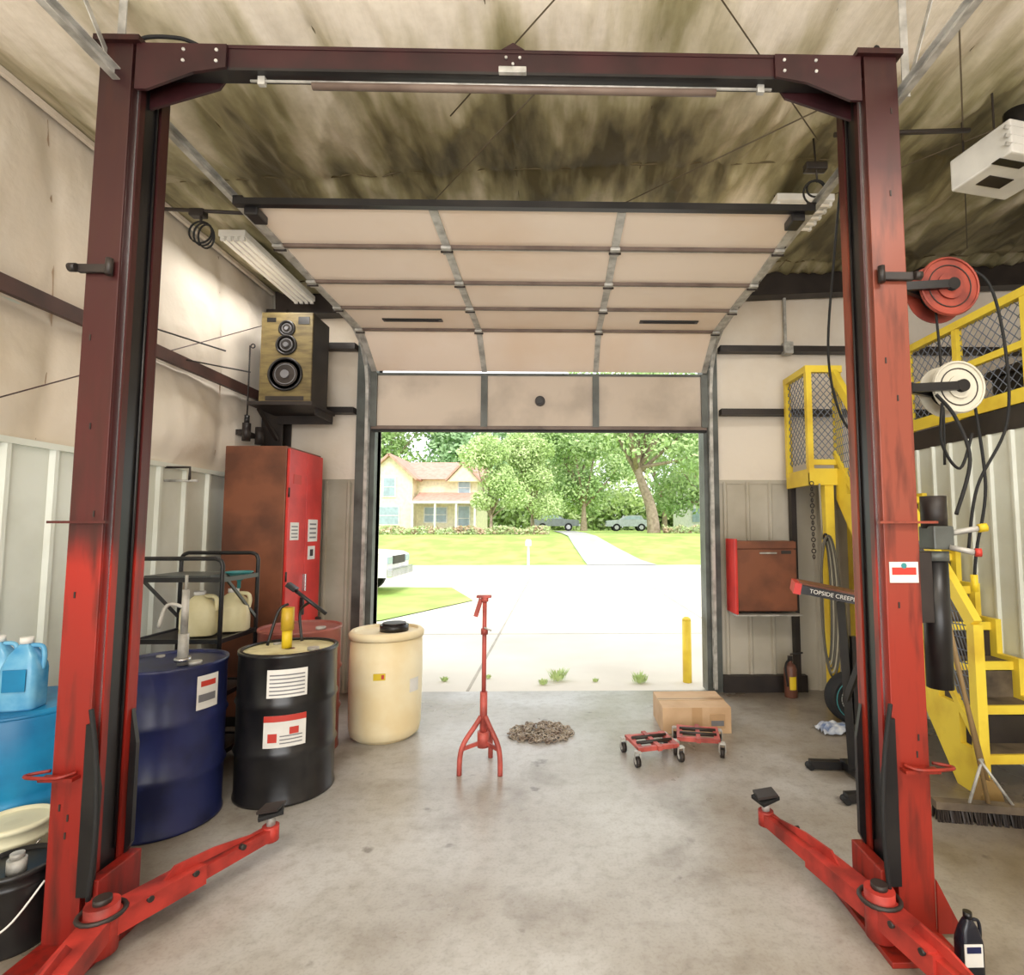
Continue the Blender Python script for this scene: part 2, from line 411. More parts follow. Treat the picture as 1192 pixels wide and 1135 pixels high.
# ------------------------------------------------------------ overhead door
door=empty('door_1',(-.18,4.2,3.4))
zd=3.43; DX0,DX1=OX0-.01,OX1+.01
ys=[3.08,3.51,3.99,4.47,4.97]
zn=[zd+.035,zd+.02,zd,zd,zd]
third=[DX0+.02,DX0+(DX1-DX0)/3,DX0+2*(DX1-DX0)/3,DX1-.02]
xm=(DX0+DX1)/2
b=B('panels')
for i in range(4):
    b.beam((xm,ys[i]+.008,zn[i]+.022),(xm,ys[i+1]-.008,zn[i+1]+.022),DX1-DX0,.045,doorp)
cp0=Vector((0,4.985,zd+.02)); cp1=Vector((0,5.40,3.175))
b.beam((xm,cp0.y,cp0.z),(xm,cp1.y,cp1.z),DX1-DX0,.045,doorp)
b.bb(DX0,DX1,5.40,5.445,2.575,3.14,doorg,.004)
b.done(door)
b=B('struts')
b.beam((DX0-.02,3.065,zn[0]+.0),(DX1+.02,3.065,zn[0]+.0),.04,.04,black)
for y,z in zip(ys[1:],zn[1:]):
    b.beam((DX0,y-.015,z-.012),(DX1,y-.015,z-.012),.022,.022,strutm)
    b.beam((DX0,y+.012,z-.008),(DX1,y+.012,z-.008),.018,.014,galv)
for k,x in enumerate(third):
    for i in range(4): b.beam((x,ys[i]+.02,zn[i]-.006),(x,ys[i+1]-.01,zn[i+1]-.006),.05,.014,galv)
    b.beam((x,cp0.y,cp0.z-.035),(x,cp1.y-.02,cp1.z-.02),.05,.018,galv)
    b.bb(x-.032,x+.032,5.375,5.40,2.6,3.13,jambm)
    for y,z in zip(ys[1:],zn[1:]):
        b.box((x,y,z-.024),(.065,.09,.02),galv,bev=.005); b.cyl((x-.04,y,z-.036),(x+.04,y,z-.036),.008,darks,8)
b.bb(DX0,DX1,5.385,5.405,2.575,2.61,strutm); b.bb(DX0,DX1,5.39,5.405,3.115,3.14,jambm)
for x in(DX0+.07,DX1-.07):
    b.box((x,3.13,zn[0]-.04),(.08,.12,.05),black,bev=.01)
b.bb(DX0,DX1,5.39,5.46,2.555,2.575,rubber)
for xc in(-1.28,.98):
    b.box((xc,4.74,zd-.004),(.52,.06,.012),black,bev=.003); b.box((xc,4.74,zd-.012),(.46,.02,.01),darks)
b.cyl((-.18,5.37,2.86),(-.18,5.402,2.86),.05,darks,20); b.cyl((-.18,5.36,2.86),(-.18,5.372,2.86),.03,black,16)
b.done(door)
b=B('tracks')
for x,sg in((DX0-.06,-1),(DX1+.06,1)):
    path=[(x,-.6,3.56),(x,2.0,3.54),(x,4.7,3.49),(x,5.0,3.47),(x,5.22,3.38),(x,5.36,3.2),(x,5.41,3.0),(x,5.42,2.5),(x,5.42,.05)]
    for k in range(len(path)-1):
        p_,q_=path[k],path[k+1]
        up=(0,0,1) if k<5 else (0,-1,0)
        b.beam(p_,q_,.008,.05,galv,up=up)
        o=Vector((-sg*.014,0,0)); dz=Vector((0,0,.024)) if k<5 else Vector((0,.024,0))
        for s2 in(1,-1):
            b.beam(Vector(p_)+o+dz*s2,Vector(q_)+o+dz*s2,.028,.005,galv,up=up)
    b.beam((x+sg*.02,-.6,3.59),(x+sg*.02,4.9,3.53),.03,.005,galv)
    for y in(.8,2.32,4.6):
        b.beam((x+sg*.035,y,3.55),(x+sg*.035,y,zc(x)-.03),.035,.005,galv,up=(0,1,0))
    b.beam((x+sg*.035,2.32,3.56),(x+sg*.035,1.9,zc(x)-.05),.025,.005,galv,up=(1,0,0))
    for y,z in zip(ys,zn):
        b.cyl((x-sg*.06,y+.03,z+.05),(x-sg*.01,y+.03,z+.05),.02,darks,10)
b.done(door)
b=B('trim_3')
rodm=M('brace_rod',C(92,80,60),.5)
def rod(p,q,r=.004): b.tube([p,q],r,rodm,6)
rod((-.6,2.9,3.88),(.9,1.2,3.95)); rod((-.3,1.2,3.93),(1.6,3.2,4.00)); rod((-1.6,4.6,3.84),(-.1,2.7,3.88)); rod((-.3,4.4,3.88),(1.7,2.7,3.96))
rod((1.5,4.2,3.98),(3.6,2.3,4.08)); rod((3.6,4.6,4.06),(1.9,2.4,4.0))
b.tube([(-2.85,3.55,3.72),(-1.95,3.62,3.72)],.012,darks,6)
b.tube([(1.6,3.0,3.88),(2.4,3.0,3.92)],.014,darks,6)
b.done()

# ------------------------------------------------------------ two post lift
lift=empty('two_post_car_lift',(-.23,2.35,0))
H=3.69; Y0,Y1=2.25,2.45
def column(name,xo,xi,paint):
    sg=1 if xi>xo else -1
    b=B(name)
    def bx(xa,xb,y0,y1,z0,z1,m,bev=0): b.bb(min(xa,xb),max(xa,xb),y0,y1,z0,z1,m,bev)
    bx(xo,xo+sg*.012,Y0+.001,Y1-.001,.02,H,paint)
    bx(xo,xi-sg*.025,Y0,Y0+.012,.02,H,paint,.003); bx(xo,xi,Y1-.012,Y1,.02,H,paint)
    bx(xi-sg*.037,xi-sg*.0255,Y0+.012,Y0+.045,.02,H,paint); bx(xi-sg*.012,xi-sg*.0005,Y1-.05,Y1-.012,.02,H,paint)
    bx(xi-sg*.012,xi-sg*.004,Y0+.03,Y0+.06,.02,H-.1,liftL)
    bx(xi-sg*.03,xi-sg*.016,Y0+.04,Y0+.05,.3,H-.15,chrome)
    bx(xo+sg*.015,xi-sg*.014,Y0+.065,Y1-.055,.02,H-.05,black)
    b.tube([(xi-sg*.018,2.30,.3),(xi-sg*.018,2.30,H-.1)],.006,chrome,6)
    b.tube([(xi-sg*.008,2.385,.3),(xi-sg*.008,2.385,H-.1)],.005,black,6)
    bx(xo-sg*.02,xi+sg*.012,Y0-.02,Y1+.01,H-.015,H+.01,paint)
    bx(xo-sg*.01,xi+sg*.10,2.10,Y1+.12,0,.022,paint,.004)
    bx(xo-sg*.07,xi+sg*.0,Y0-.022,Y0-.0005,1.62,1.63,paint)
    zz=2.67
    bx(xo-sg*.02,xi-sg*.06,Y0-.02,Y0-.001,zz-.018,zz+.018,darks,.005)
    b.cyl((xo-sg*.02,Y0-.02,zz),(xo-sg*.05,Y0-.02,zz),.018,darks,12)
    b.cyl((xi-sg*.05,Y0-.02,zz-.03),(xi-sg*.05,Y0-.02,zz+.04),.014,darks,12)
    b.tube(spl([(xi-sg*.06,Y0-.01,.66),(xi-sg*.1,Y0-.05,.655),(xo-sg*.05,Y0-.045,.655),(xo-sg*.085,Y0-.01,.65),(xo-sg*.03,Y0+.03,.65)],6),.007,paint,6)
    bx(xo-sg*.02,xi-sg*.05,Y0-.04,Y0-.0005,.635,.648,paint)
    if sg<0:
        for yy in(Y0-.011,Y1+.001): b.prism([(xo,yy,.02),(xo-sg*.1,yy,.02),(xo,yy,.22)],(0,.01,0),paint)
    bx(xi+sg*.002,xi+sg*.05,Y0-.01,Y1+.01,.10,.26,paint,.006)
    b.prism([(xi-sg*.03,Y0-.015,.2),(xi+sg*.03,Y0-.015,.2),(xi+sg*.035,Y0-.015,.60),(xi-sg*.01,Y0-.015,.84),(xi-sg*.03,Y0-.015,.84)],(0,.014,0),black)
    b.prism([(xi+sg*.004,Y1-.03,.25),(xi+sg*.03,Y1-.03,.3),(xi+sg*.03,Y1-.03,.7),(xi+sg*.004,Y1-.03,.84)],(0,.02,0),black)
    b.tube(spl([(xi+sg*.03,Y0-.03,.2),(xi+sg*.05,Y0-.04,.45),(xi+sg*.025,Y0-.025,.7),(xi-sg*.01,Y0-.02,.9)],6),.009,rubber,7)
    for k in range(7):
        z=.3+random.random()*3.2
        b.box((xo+sg*(.03+.08*random.random()),Y0-.0015,z),(.006,.003,.025),darks)
    b.done(lift)
column('column_1',-1.96,-1.80,liftL)
column('column_2',1.49,1.32,liftR)
b=B('cross_beam')
b.bb(-1.82,1.34,2.265,2.33,3.58,3.685,beamm,.004)
b.bb(-1.82,1.34,2.262,2.335,3.672,3.688,beamm); b.bb(-1.82,1.34,2.262,2.335,3.572,3.585,black)
for x0,sg in((-1.81,1),(1.33,-1)):
    b.prism([(x0,2.249,3.68),(x0+sg*.38,2.249,3.68),(x0+sg*.38,2.249,3.575),(x0+sg*.24,2.249,3.55),(x0+sg*.05,2.249,3.47),(x0,2.249,3.47)],(0,.012,0),beamm)
    b.prism([(x0,2.34,3.68),(x0+sg*.38,2.34,3.68),(x0+sg*.3,2.34,3.55),(x0,2.34,3.45)],(0,.012,0),beamm)
    for dx,dz in((.2,3.65),(.2,3.60),(.34,3.65),(.34,3.60)):
        b.cyl((x0+sg*dx,2.244,dz),(x0+sg*dx,2.252,dz),.007,galv,8)
b.box((-.2,2.25,3.58),(.12,.02,.028),galv,bev=.003)
for dx in(-.03,0,.03): b.cyl((-.2+dx,2.256,3.62+abs(dx)),(-.2+dx,2.266,3.62+abs(dx)),.006,galv,8)
b.prism([(-.25,2.26,3.688),(-.15,2.26,3.688),(-.2,2.26,3.72)],(0,.01,0),beamm)
b.cyl((-1.08,2.30,3.535),(.70,2.30,3.535),.016,strutm,12); b.cyl((-1.35,2.30,3.555),(.95,2.30,3.555),.006,galv,8)
for x in(-1.3,.9): b.box((x,2.30,3.56),(.03,.02,.05),galv)
b.tube(spl([(-1.88,2.3,3.69),(-1.8,2.28,3.73),(-1.65,2.28,3.73),(-1.55,2.28,3.69)],8),.008,rubber,8)
b.tube(spl([(1.46,2.42,3.7),(1.52,2.44,3.9),(1.55,2.44,3.75),(1.54,2.44,3.4),(1.505,2.44,3.1)],8),.009,rubber,8)
b.done(lift)
def arm(name,piv,tip,near,paint):
    b=B(name); piv=Vector(piv); tip=Vector(tip); near=Vector(near)
    for end,pad in((tip,True),(near,False)):
        d=(end-piv); mid=piv+d*.52
        b.beam(piv,mid,.085,.08,paint); b.beam(piv+d*.35+Vector((0,0,-.003)),end,.058,.055,paint)
        b.beam(piv+d*.05+Vector((0,0,.042)),piv+d*.5+Vector((0,0,.042)),.098,.008,paint)
        dn=d.normalized(); sd=dn.cross(Vector((0,0,1)))
        b.prism([piv+d*.3+Vector((0,0,.045)),piv+d*.95+Vector((0,0,.03)),piv+d*.6+Vector((0,0,.075)),piv+d*.36+Vector((0,0,.085))],sd*.01,paint)
        b.cyl(end+Vector((0,0,-.035)),end+Vector((0,0,.035)),.038,paint,16)
        for q in(.2,.45,.75):
            b.cyl(piv+d*q+sd*.03+Vector((0,0,.03)),piv+d*q+sd*.055+Vector((0,0,.03)),.012,darks,8)
        if pad:
            b.cyl(end+Vector((0,0,.03)),end+Vector((0,0,.085)),.02,galv,12)
            b.box(end+Vector((0,0,.098)),(.11,.09,.02),rubber,rot=(.1,-.15,.4),bev=.004)
            b.beam(end+Vector((-.05,0,.11)),end+Vector((.05,0,.125)),.09,.012,darks)
    b.cyl(piv+Vector((0,0,-.09)),piv+Vector((0,0,.085)),.055,paint,20); b.cyl(piv+Vector((0,0,.08)),piv+Vector((0,0,.105)),.03,darks,12)
    b.torus(piv+Vector((0,0,.05)),.072,.009,darks,n=18)
    b.done(lift)
arm('arms_1',(-1.70,2.20,.12),(-1.40,2.83,.12),(-1.56,1.62,.12),redp)
arm('arms_2',(1.25,2.22,.12),(1.07,2.92,.12),(1.36,1.70,.12),redp)
b=B('power_unit')
b.cyl((1.64,2.38,.92),(1.64,2.38,1.46),.052,black,24); b.cyl((1.64,2.38,1.46),(1.64,2.38,1.50),.056,jambm,24)
b.box((1.64,2.36,1.56),(.09,.1,.10),jambm,bev=.008); b.cyl((1.64,2.37,1.60),(1.64,2.37,1.74),.05,darks,20)
b.box((1.55,2.36,1.35),(.10,.05,.3),darks,bev=.004)
b.cyl((1.69,2.33,1.58),(1.78,2.30,1.60),.012,galv,8); b.cyl((1.78,2.30,1.60),(1.81,2.29,1.605),.018,yellab,12)
b.cyl((1.66,2.31,1.52),(1.73,2.26,1.50),.012,galv,8); b.cyl((1.73,2.26,1.50),(1.75,2.25,1.50),.018,redlab,10)
b.tube(spl([(1.69,2.3,1.66),(1.80,2.35,1.9),(1.78,2.4,2.1),(1.7,2.4,2.2)],8),.008,rubber,7)
b.done(lift)
b=B('sticker'); b.box((1.42,2.2475,1.42),(.12,.003,.085),paper,bev=.001); b.box((1.42,2.2455,1.425),(.10,.002,.03),redlab); b.cyl((1.42,2.2458,1.447),(1.42,2.2445,1.447),.012,teal,10); b.done(lift)

def reel(name,c,r,disc):
    b=B(name); x,y,z=c
    pr=[(.02,-.055),(r,-.055),(r+.004,-.05),(r+.002,-.045),(r*.62,-.04),(r*.62,.04),(r+.002,.045),(r+.004,.05),(r,.055),(.02,.055)]
    b.lathe(pr,c,disc,36,'Y',mats=[disc,disc,disc,disc,rubber,disc,disc,disc,disc])
    b.cyl((x,y-.09,z),(x,y+.09,z),.03,black,16)
    b.cyl((x,y-.058,z),(x,y-.066,z),r*.45,disc,24)
    b.torus((x,y-.058,z),r*.97,.006,disc,(0,1,0),28)
    b.torus((x,y-.057,z),r*.72,.003,darks,(0,1,0),28)
    b.beam((x,y-.08,z),(1.50,y-.06,z-.02),.02,.04,black); b.beam((x,y+.08,z),(1.50,2.44,z-.02),.02,.05,black)
    b.beam((1.505,2.30,z-.06),(1.505,y+.1,z-.06),.02,.10,black)
    return b
b=reel('hose_reel',(1.91,2.62,2.78),.145,M('reel_red',C(164,70,52),.5,col2=C(120,48,38),scale=8))
b.tube(spl([(1.86,2.6,2.68),(1.86,2.58,2.3),(1.83,2.55,1.9)],6),.006,rubber,6)
b.tube(spl([(2.0,2.6,2.9),(2.14,2.6,2.8),(2.2,2.6,2.45),(2.18,2.6,2.1),(2.02,2.6,1.8),(1.96,2.6,1.5)],8),.007,rubber,6); b.done()
b=reel('hose_reel',(1.93,2.62,2.28),.125,M('reel_white',C(214,208,190),.5))
b.tube(spl([(2.03,2.6,2.2),(2.06,2.6,1.8),(2.0,2.6,1.5),(1.98,2.6,1.35)],8),.007,rubber,6)
b.tube(spl([(1.84,2.56,2.2),(1.80,2.52,2.0),(1.88,2.52,1.88),(1.97,2.55,2.05)],8),.007,rubber,6)
b.cyl((1.98,2.6,1.30),(1.98,2.6,1.38),.016,yellab,10); b.done()
b=B('air_hose'); b.tube(spl([(1.66,3.0,3.84),(1.58,3.0,3.2),(1.52,3.0,2.6),(1.57,3.0,2.25),(1.68,3.0,2.12),(1.80,3.0,2.25),(1.84,3.0,2.6),(1.76,3.0,3.1),(1.70,3.0,3.88)],8),.007,rubber,7); b.done()

# ------------------------------------------------------------ drums
def drum(name,x,y,r,h,body,top,labels=(),extra=None):
    b=B(name)
    pr=[(.03,.012),(r-.012,.012),(r-.008,0),(r+.004,.004),(r+.004,.018),(r-.002,.028),
        (r,h*.33-.022),(r+.011,h*.33),(r,h*.33+.022),(r,h*.66-.022),(r+.011,h*.66),(r,h*.66+.022),
        (r-.002,h-.03),(r+.005,h-.016),(r+.004,h),(r-.008,h),(r-.012,h-.014),(.03,h-.014)]
    ms=[body]*(len(pr)-2)+[top]
    b.lathe(pr,(x,y,0),body,44,mats=ms)
    b.cyl((x+r*.6,y-.05,h-.014),(x+r*.6,y-.05,h+.004),.035,galv,14)
    b.cyl((x-r*.5,y+.12,h-.014),(x-r*.5,y+.12,h-.002),.022,galv,12)
    for(a0,a1,z0,z1,m) in labels: b.label((x,y,0),r+.003+(.001 if m is not paper else 0)+(.001 if m is ink else 0),math.radians(a0),math.radians(a1),z0,z1,m)
    if extra: extra(b,x,y,h)
    return b.done()
def pump(b,x,y,h):
    b.cyl((x+.12,y-.08,h-.01),(x+.12,y-.08,h+.16),.026,galv,14); b.cyl((x+.12,y-.08,h+.16),(x+.12,y-.08,h+.40),.018,galv,12); b.cyl((x+.12,y-.08,h+.40),(x+.12,y-.08,h+.48),.008,galv,8)
    b.torus((x+.12,y-.08,h+.02),.032,.012,chrome,n=14)
    b.tube(spl([(x+.12,y-.08,h+.3),(x+.05,y-.12,h+.32),(x+.02,y-.14,h+.2)],5),.010,galv,8)
drum('oil_drum',-2.19,3.22,.28,.86,bluep,bluep,[(-30,-4,.62,.80,paper),(-28,-8,.66,.70,ink),(-26,-8,.74,.77,redlab)],pump)
ytube=M('yellow_tube',C(206,170,50),.4)
def funnelx(b,x,y,h):
    b.cyl((x-.02,y,h-.01),(x-.02,y,h+.10),.03,yellab,18); b.cyl((x-.02,y,h+.10),(x-.02,y,h+.24),.038,ytube,18)
    b.tube(spl([(x-.1,y-.08,h+.02),(x-.06,y-.04,h+.22),(x-.02,y,h+.26)],5),.009,black,7)
    b.tube([(x-.01,y+.02,h+.36),(x+.20,y+.05,h+.19)],.012,black,8); b.box((x-.01,y+.02,h+.365),(.07,.05,.03),black,rot=(0,.6,0),bev=.006)
    b.tube(spl([(x+.1,y+.05,h+.27),(x+.02,y+.08,h+.2),(x+.05,y+.05,h+.02)],5),.009,black,7)
    b.torus((x,y,h-.004),.265,.008,black,n=40)
blacktop=M('drum_top_yellow',C(230,222,176),.5,col2=C(190,178,130),scale=6)
labs=[(-88,-44,.62,.78,paper),(-90,-44,.34,.52,paper),(-90,-44,.485,.52,redlab),(-85,-75,.37,.42,redlab),(-62,-52,.41,.45,redlab)]
for k in range(6): labs.append((-85,-47,.635+.022*k,.642+.022*k,ink))
for k in range(3): labs.append((-72,-48,.36+.02*k,.366+.02*k,ink))
drum('oil_drum',-1.69,3.57,.28,.86,blackd,blacktop,labs,funnelx)
drum('oil_drum',-1.90,4.17,.28,.88,maroon,maroon)
b=B('plastic_barrel')
r=.270;h=.81;x,y=-1.35,4.45
pr=[(.05,.0),(r-.05,.0),(r-.012,.03),(r,.09),(r+.004,.3),(r+.006,.5),(r,.75),(r-.006,h-.06),(r+.012,h-.055),(r+.014,h-.02),(r-.005,h),(r-.03,h),(r-.035,h-.02),(.05,h-.02)]
b.lathe(pr,(x,y,0),cream,48)
b.cyl((x+.05,y+.02,h-.02),(x+.05,y+.02,h+.03),.11,black,24); b.cyl((x+.05,y+.02,h+.03),(x+.05,y+.02,h+.045),.09,darks,24)
b.label((x,y,0),r+.009,math.radians(-92),math.radians(-74),.48,.53,yellab); b.label((x,y,0),r+.011,math.radians(-80),math.radians(-76),.49,.52,redlab)
b.label((x,y,0),r+.009,math.radians(-35),math.radians(-15),.36,.46,paper)
b.done()
b=B('fluid_tank'); x,y=-2.61,2.82
b.lathe([(.05,0),(.255,0),(.272,.03),(.272,.36),(.262,.38),(.272,.40),(.272,.72),(.258,.76),(.05,.76)],(x,y,0),turq,44); b.torus((x,y,.74),.262,.01,turq,n=36); b.done()
def jug(name,x,y,z,w,d,h,m,cap=white,rz=0):
    b=B(name)
    R=Matrix.Rotation(rz,3,'Z')
    def ring(sx,sy,zz,n=24):
        out=[]
        for k in range(n):
            a=2*PI*k/n; c,s=math.cos(a),math.sin(a); e=.45
            v=R@Vector((abs(c)**e*math.copysign(1,c)*sx,abs(s)**e*math.copysign(1,s)*sy,0)); out.append(Vector((x,y,z+zz))+v)
        return out
    prof=[(.96,0),(1,.03),(1,.55),(.96,.62),(.72,.78),(.34,.9),(.26,.92),(.26,.95)]
    vs=[];n=24
    for s_,hh in prof: vs+=ring(w/2*s_,d/2*s_ if s_>.4 else w/2*s_,h*hh,n)
    fs=[(k*n+j,k*n+(j+1)%n,(k+1)*n+(j+1)%n,(k+1)*n+j) for k in range(len(prof)-1) for j in range(n)]
    fs+=[tuple(range(n))[::-1],tuple(range((len(prof)-1)*n,len(prof)*n))]
    b.faces(vs,fs,m,True)
    b.cyl((x,y,z+h*.93),(x,y,z+h*1.02),w*.17,cap,16)
    hp=[R@Vector((w*.12,0,h*.9)),R@Vector((w*.42,0,h*.88)),R@Vector((w*.50,0,h*.74)),R@Vector((w*.47,0,h*.55))]
    b.tube(spl([Vector((x,y,z))+q for q in hp],6),w*.07,m,8)
    return b
b=jug('washer_fluid_jug',-2.68,2.74,.761,.15,.12,.32,bluej,rz=.3); b.box((-2.665,2.675,.9),(.09,.003,.09),turq,rot=(0,0,.3)); b.done()
b=jug('washer_fluid_jug',-2.51,2.70,.761,.15,.12,.32,bluej,rz=.2); b.box((-2.497,2.635,.9),(.09,.003,.1),turq,rot=(0,0,.2)); b.done()
def bucket(name,x,y,r,h,m,lid):
    b=B(name)
    b.lathe([(.03,0),(r*.88,0),(r*.9,.01),(r*.98,h*.8),(r*1.03,h*.82),(r,h*.84),(r,h-.02),(r*1.05,h-.018),(r*1.05,h),(r*.97,h+.003),(r*.93,h-.012),(.03,h-.012)],(x,y,0),m,40,mats=[m]*6+[lid]*5)
    b.tube(spl([(x-r*1.03,y-.02,h*.8),(x-r*.7,y-r*.9,h*.45),(x,y-r*1.12,h*.32),(x+r*.7,y-r*.9,h*.45),(x+r*1.03,y-.02,h*.8)],8),.004,chrome if m is not black else white,6)
    return b
b=bucket('plastic_bucket',-2.325,2.50,.128,.36,M('bucket_cream',C(226,222,190),.5),M('bucket_lid_cream',C(232,228,196),.5)); b.done()
b=bucket('oil_pail',-2.115,2.30,.125,.30,black,black)
b.cyl((-2.07,2.25,.29),(-2.07,2.25,.34),.03,galv,14); b.cyl((-2.07,2.25,.34),(-2.07,2.25,.36),.022,galv,14); b.done()

b=B('utility_cart')
xa,xb,ya,yb=-2.78,-2.22,3.72,4.15; t=.014
for y in(ya,yb):
    z=1.40 if y==ya else 1.42
    b.tube([(xa,y,0),(xa,y,z-.06)]+[tuple(v) for v in spl([(xa,y,z-.05),(xa+.015,y,z-.015),(xa+.05,y,z)],4)]+[tuple(v) for v in spl([(xb-.05,y,z),(xb-.015,y,z-.015),(xb,y,z-.05)],4)]+[(xb,y,z-.06),(xb,y,0)],t,black,8)
for z in(.12,.50,.86,1.26):
    b.beam((xa,ya,z),(xb,ya,z),.02,.03,black); b.beam((xa,yb,z),(xb,yb,z),.02,.03,black)
    b.beam((xa,ya,z),(xa,yb,z),.02,.03,black); b.beam((xb,ya,z),(xb,yb,z),.02,.03,black)
    if z<1.2: b.bb(xa,xb,ya,yb,z-.003,z+.003,darks)
b.bb(xa+.02,xb-.1,ya+.04,yb-.04,1.265,1.285,jambm)
for x in(xa,xb): b.beam((x,ya,1.30),(x,yb,.95),.012,.02,black)
b.done()
for i,(xx,yy) in enumerate([(-2.45,3.86),(-2.32,4.03)]):
    b=jug('fluid_jug',xx,yy,.876,.21,.15,.29,jugm,rz=.25); b.box((xx-.02,yy-.08,.98),(.1,.004,.1),jugm,rot=(0,0,.25)); b.done()
b=B('funnel'); b.lathe([(.012,0),(.012,.05),(.085,.11),(.09,.115),(.085,.12),(.014,.065)],(-2.28,4.02,1.174),teal,24); b.done()

b=B('storage_cabinet')
cx0,cx1,cy0,cy1=-2.78,-2.25,4.62,5.28
b.bb(cx0,cx1-.02,cy0,cy1,.08,2.29,brownc,.008)
b.bb(cx0+.02,cx1-.05,cy0+.02,cy1-.02,0,.08,black)
ym=(cy0+cy1)/2
for a,c in((cy0+.01,ym-.004),(ym+.004,cy1-.01)):
    b.bb(cx1-.02,cx1+.004,a,c,.10,2.27,redc,.004)
b.bb(cx1+.004,cx1+.007,cy0+.05,cy0+.20,1.5,1.65,paper); b.bb(cx1+.004,cx1+.007,ym+.05,ym+.24,1.48,1.68,paper); b.bb(cx1+.004,cx1+.007,cy0+.08,cy0+.22,1.98,2.06,redlab)
for k in range(4): b.bb(cx1+.007,cx1+.008,ym+.08,ym+.21,1.51+.04*k,1.525+.04*k,ink); b.bb(cx1+.007,cx1+.008,cy0+.07,cy0+.18,1.52+.03*k,1.53+.03*k,ink)
b.bb(cx1+.004,cx1+.007,ym+.06,ym+.2,1.32,1.44,paper); b.bb(cx1+.007,cx1+.009,ym+.1,ym+.16,1.35,1.41,darks)
b.bb(cx1+.0,cx1+.035,ym-.06,ym-.035,.85,1.0,black,.004); b.bb(cx1,cx1+.03,ym-.02,ym+.0,1.05,1.2,chrome,.004)
for z in(.5,1.2,1.9): b.cyl((cx1+.006,cy0+.006,z-.04),(cx1+.006,cy0+.006,z+.04),.008,darks,8)
b.box((cx1+.02,cy1-.05,.72),(.05,.04,.12),darks,bev=.005)
b.done()

b=B('wall_shelf'); b.bb(-2.72,-2.16,4.80,5.30,2.68,2.712,darks); b.beam((-2.70,5.29,2.45),(-2.70,4.95,2.68),.03,.03,darks); b.bb(-2.70,-2.18,5.285,5.3,2.60,2.68,darks); b.bb(-2.2,-2.17,4.95,5.28,2.62,2.68,darks); b.done()
b=B('loudspeaker')
sx0,sx1,sy0,sy1,sz0,sz1=-2.68,-2.22,4.90,5.26,2.713,3.55
b.bb(sx0,sx1,sy0+.02,sy1,sz0,sz1,darks,.008); b.bb(sx0,sx1,sy0,sy0+.02,sz0,sz1,woodsp,.005)
xc=(sx0+sx1)/2
for zz,rr in((2.98,.145),(3.25,.085),(3.40,.065)):
    b.torus((xc,sy0-.004,zz),rr,.012,black,(0,1,0),30)
    b.lathe([(rr,0),(rr*.75,.0),(rr*.35,.03),(rr*.3,.015),(.01,.0)],(xc,sy0-.006,zz),darks,28,'Y')
    b.torus((xc,sy0-.008,zz),rr*.62,.004,ink,(0,1,0),26)
    b.cyl((xc,sy0-.02,zz),(xc,sy0+.0,zz),rr*.26,ink,16)
b.bb(xc-.18,xc-.1,sy0-.004,sy0,3.46,3.5,black); b.bb(xc+.1,xc+.2,sy0-.004,sy0,3.44,3.51,black); b.bb(xc-.17,xc+.17,sy0-.003,sy0,2.74,2.78,darks)
b.done()
b=B('air_regulator')
b.cyl((-2.79,4.93,2.38),(-2.79,4.93,2.54),.035,darks,14); b.cyl((-2.79,4.93,2.54),(-2.79,4.93,2.61),.022,black,12); b.cyl((-2.79,4.93,2.61),(-2.79,4.93,3.25),.007,darks,8)
b.cyl((-2.79,5.15,2.38),(-2.79,5.15,2.54),.04,darks,14); b.beam((-2.86,4.93,2.46),(-2.86,5.15,2.46),.05,.05,darks); b.beam((-2.79,4.93,2.46),(-2.86,4.93,2.46),.02,.02,darks); b.beam((-2.79,5.15,2.46),(-2.86,5.15,2.46),.02,.02,darks)
b.torus((-2.77,4.94,3.25),.018,.005,darks,(0,1,0)); b.done()
b=B('wall_bracket'); b.tube([(-2.90,4.1,1.95),(-2.66,4.1,1.95)],.01,galv,6); b.tube([(-2.90,4.1,2.05),(-2.72,4.1,2.05),(-2.72,4.1,1.95)],.01,darks,6); b.done()

def fixture(name,c,Ln,Wd,along,ntube,em):
    b=B(name); x,y,z=c
    tm=M('tube_lamp',C(250,240,222),.3,emit=em)
    d=(Wd,Ln) if along=='Y' else (Ln,Wd)
    b.box((x,y,z+.03),(d[0],d[1],.05),white,bev=.006)
    for k in range(ntube):
        o=-Wd/2+Wd*(k+.5)/ntube
        if along=='Y': b.cyl((x+o,y-Ln/2+.03,z-.012),(x+o,y+Ln/2-.03,z-.012),.011,tm,10)
        else: b.cyl((x-Ln/2+.03,y+o,z-.012),(x+Ln/2-.03,y+o,z-.012),.011,tm,10)
        for e in(-1,1):
            q=(x+o,y+e*(Ln/2-.02),z-.008) if along=='Y' else (x+e*(Ln/2-.02),y+o,z-.008)
            b.box(q,(.03,.02,.03) if along=='Y' else (.02,.03,.03),white)
    for e in(-.35,.35):
        q=Vector((x,y+e*Ln,z+.05)) if along=='Y' else Vector((x+e*Ln,y,z+.05))
        b.tube([q,(q.x,q.y,ceilz(q.x,q.y)-.002)],.004,darks,5)
    b.done()
fixture('fluorescent_light',(-2.45,4.62,3.78),1.2,.20,'Y',4,.25)
fixture('fluorescent_light',(1.78,3.95,3.95),.42,.40,'X',5,.1)

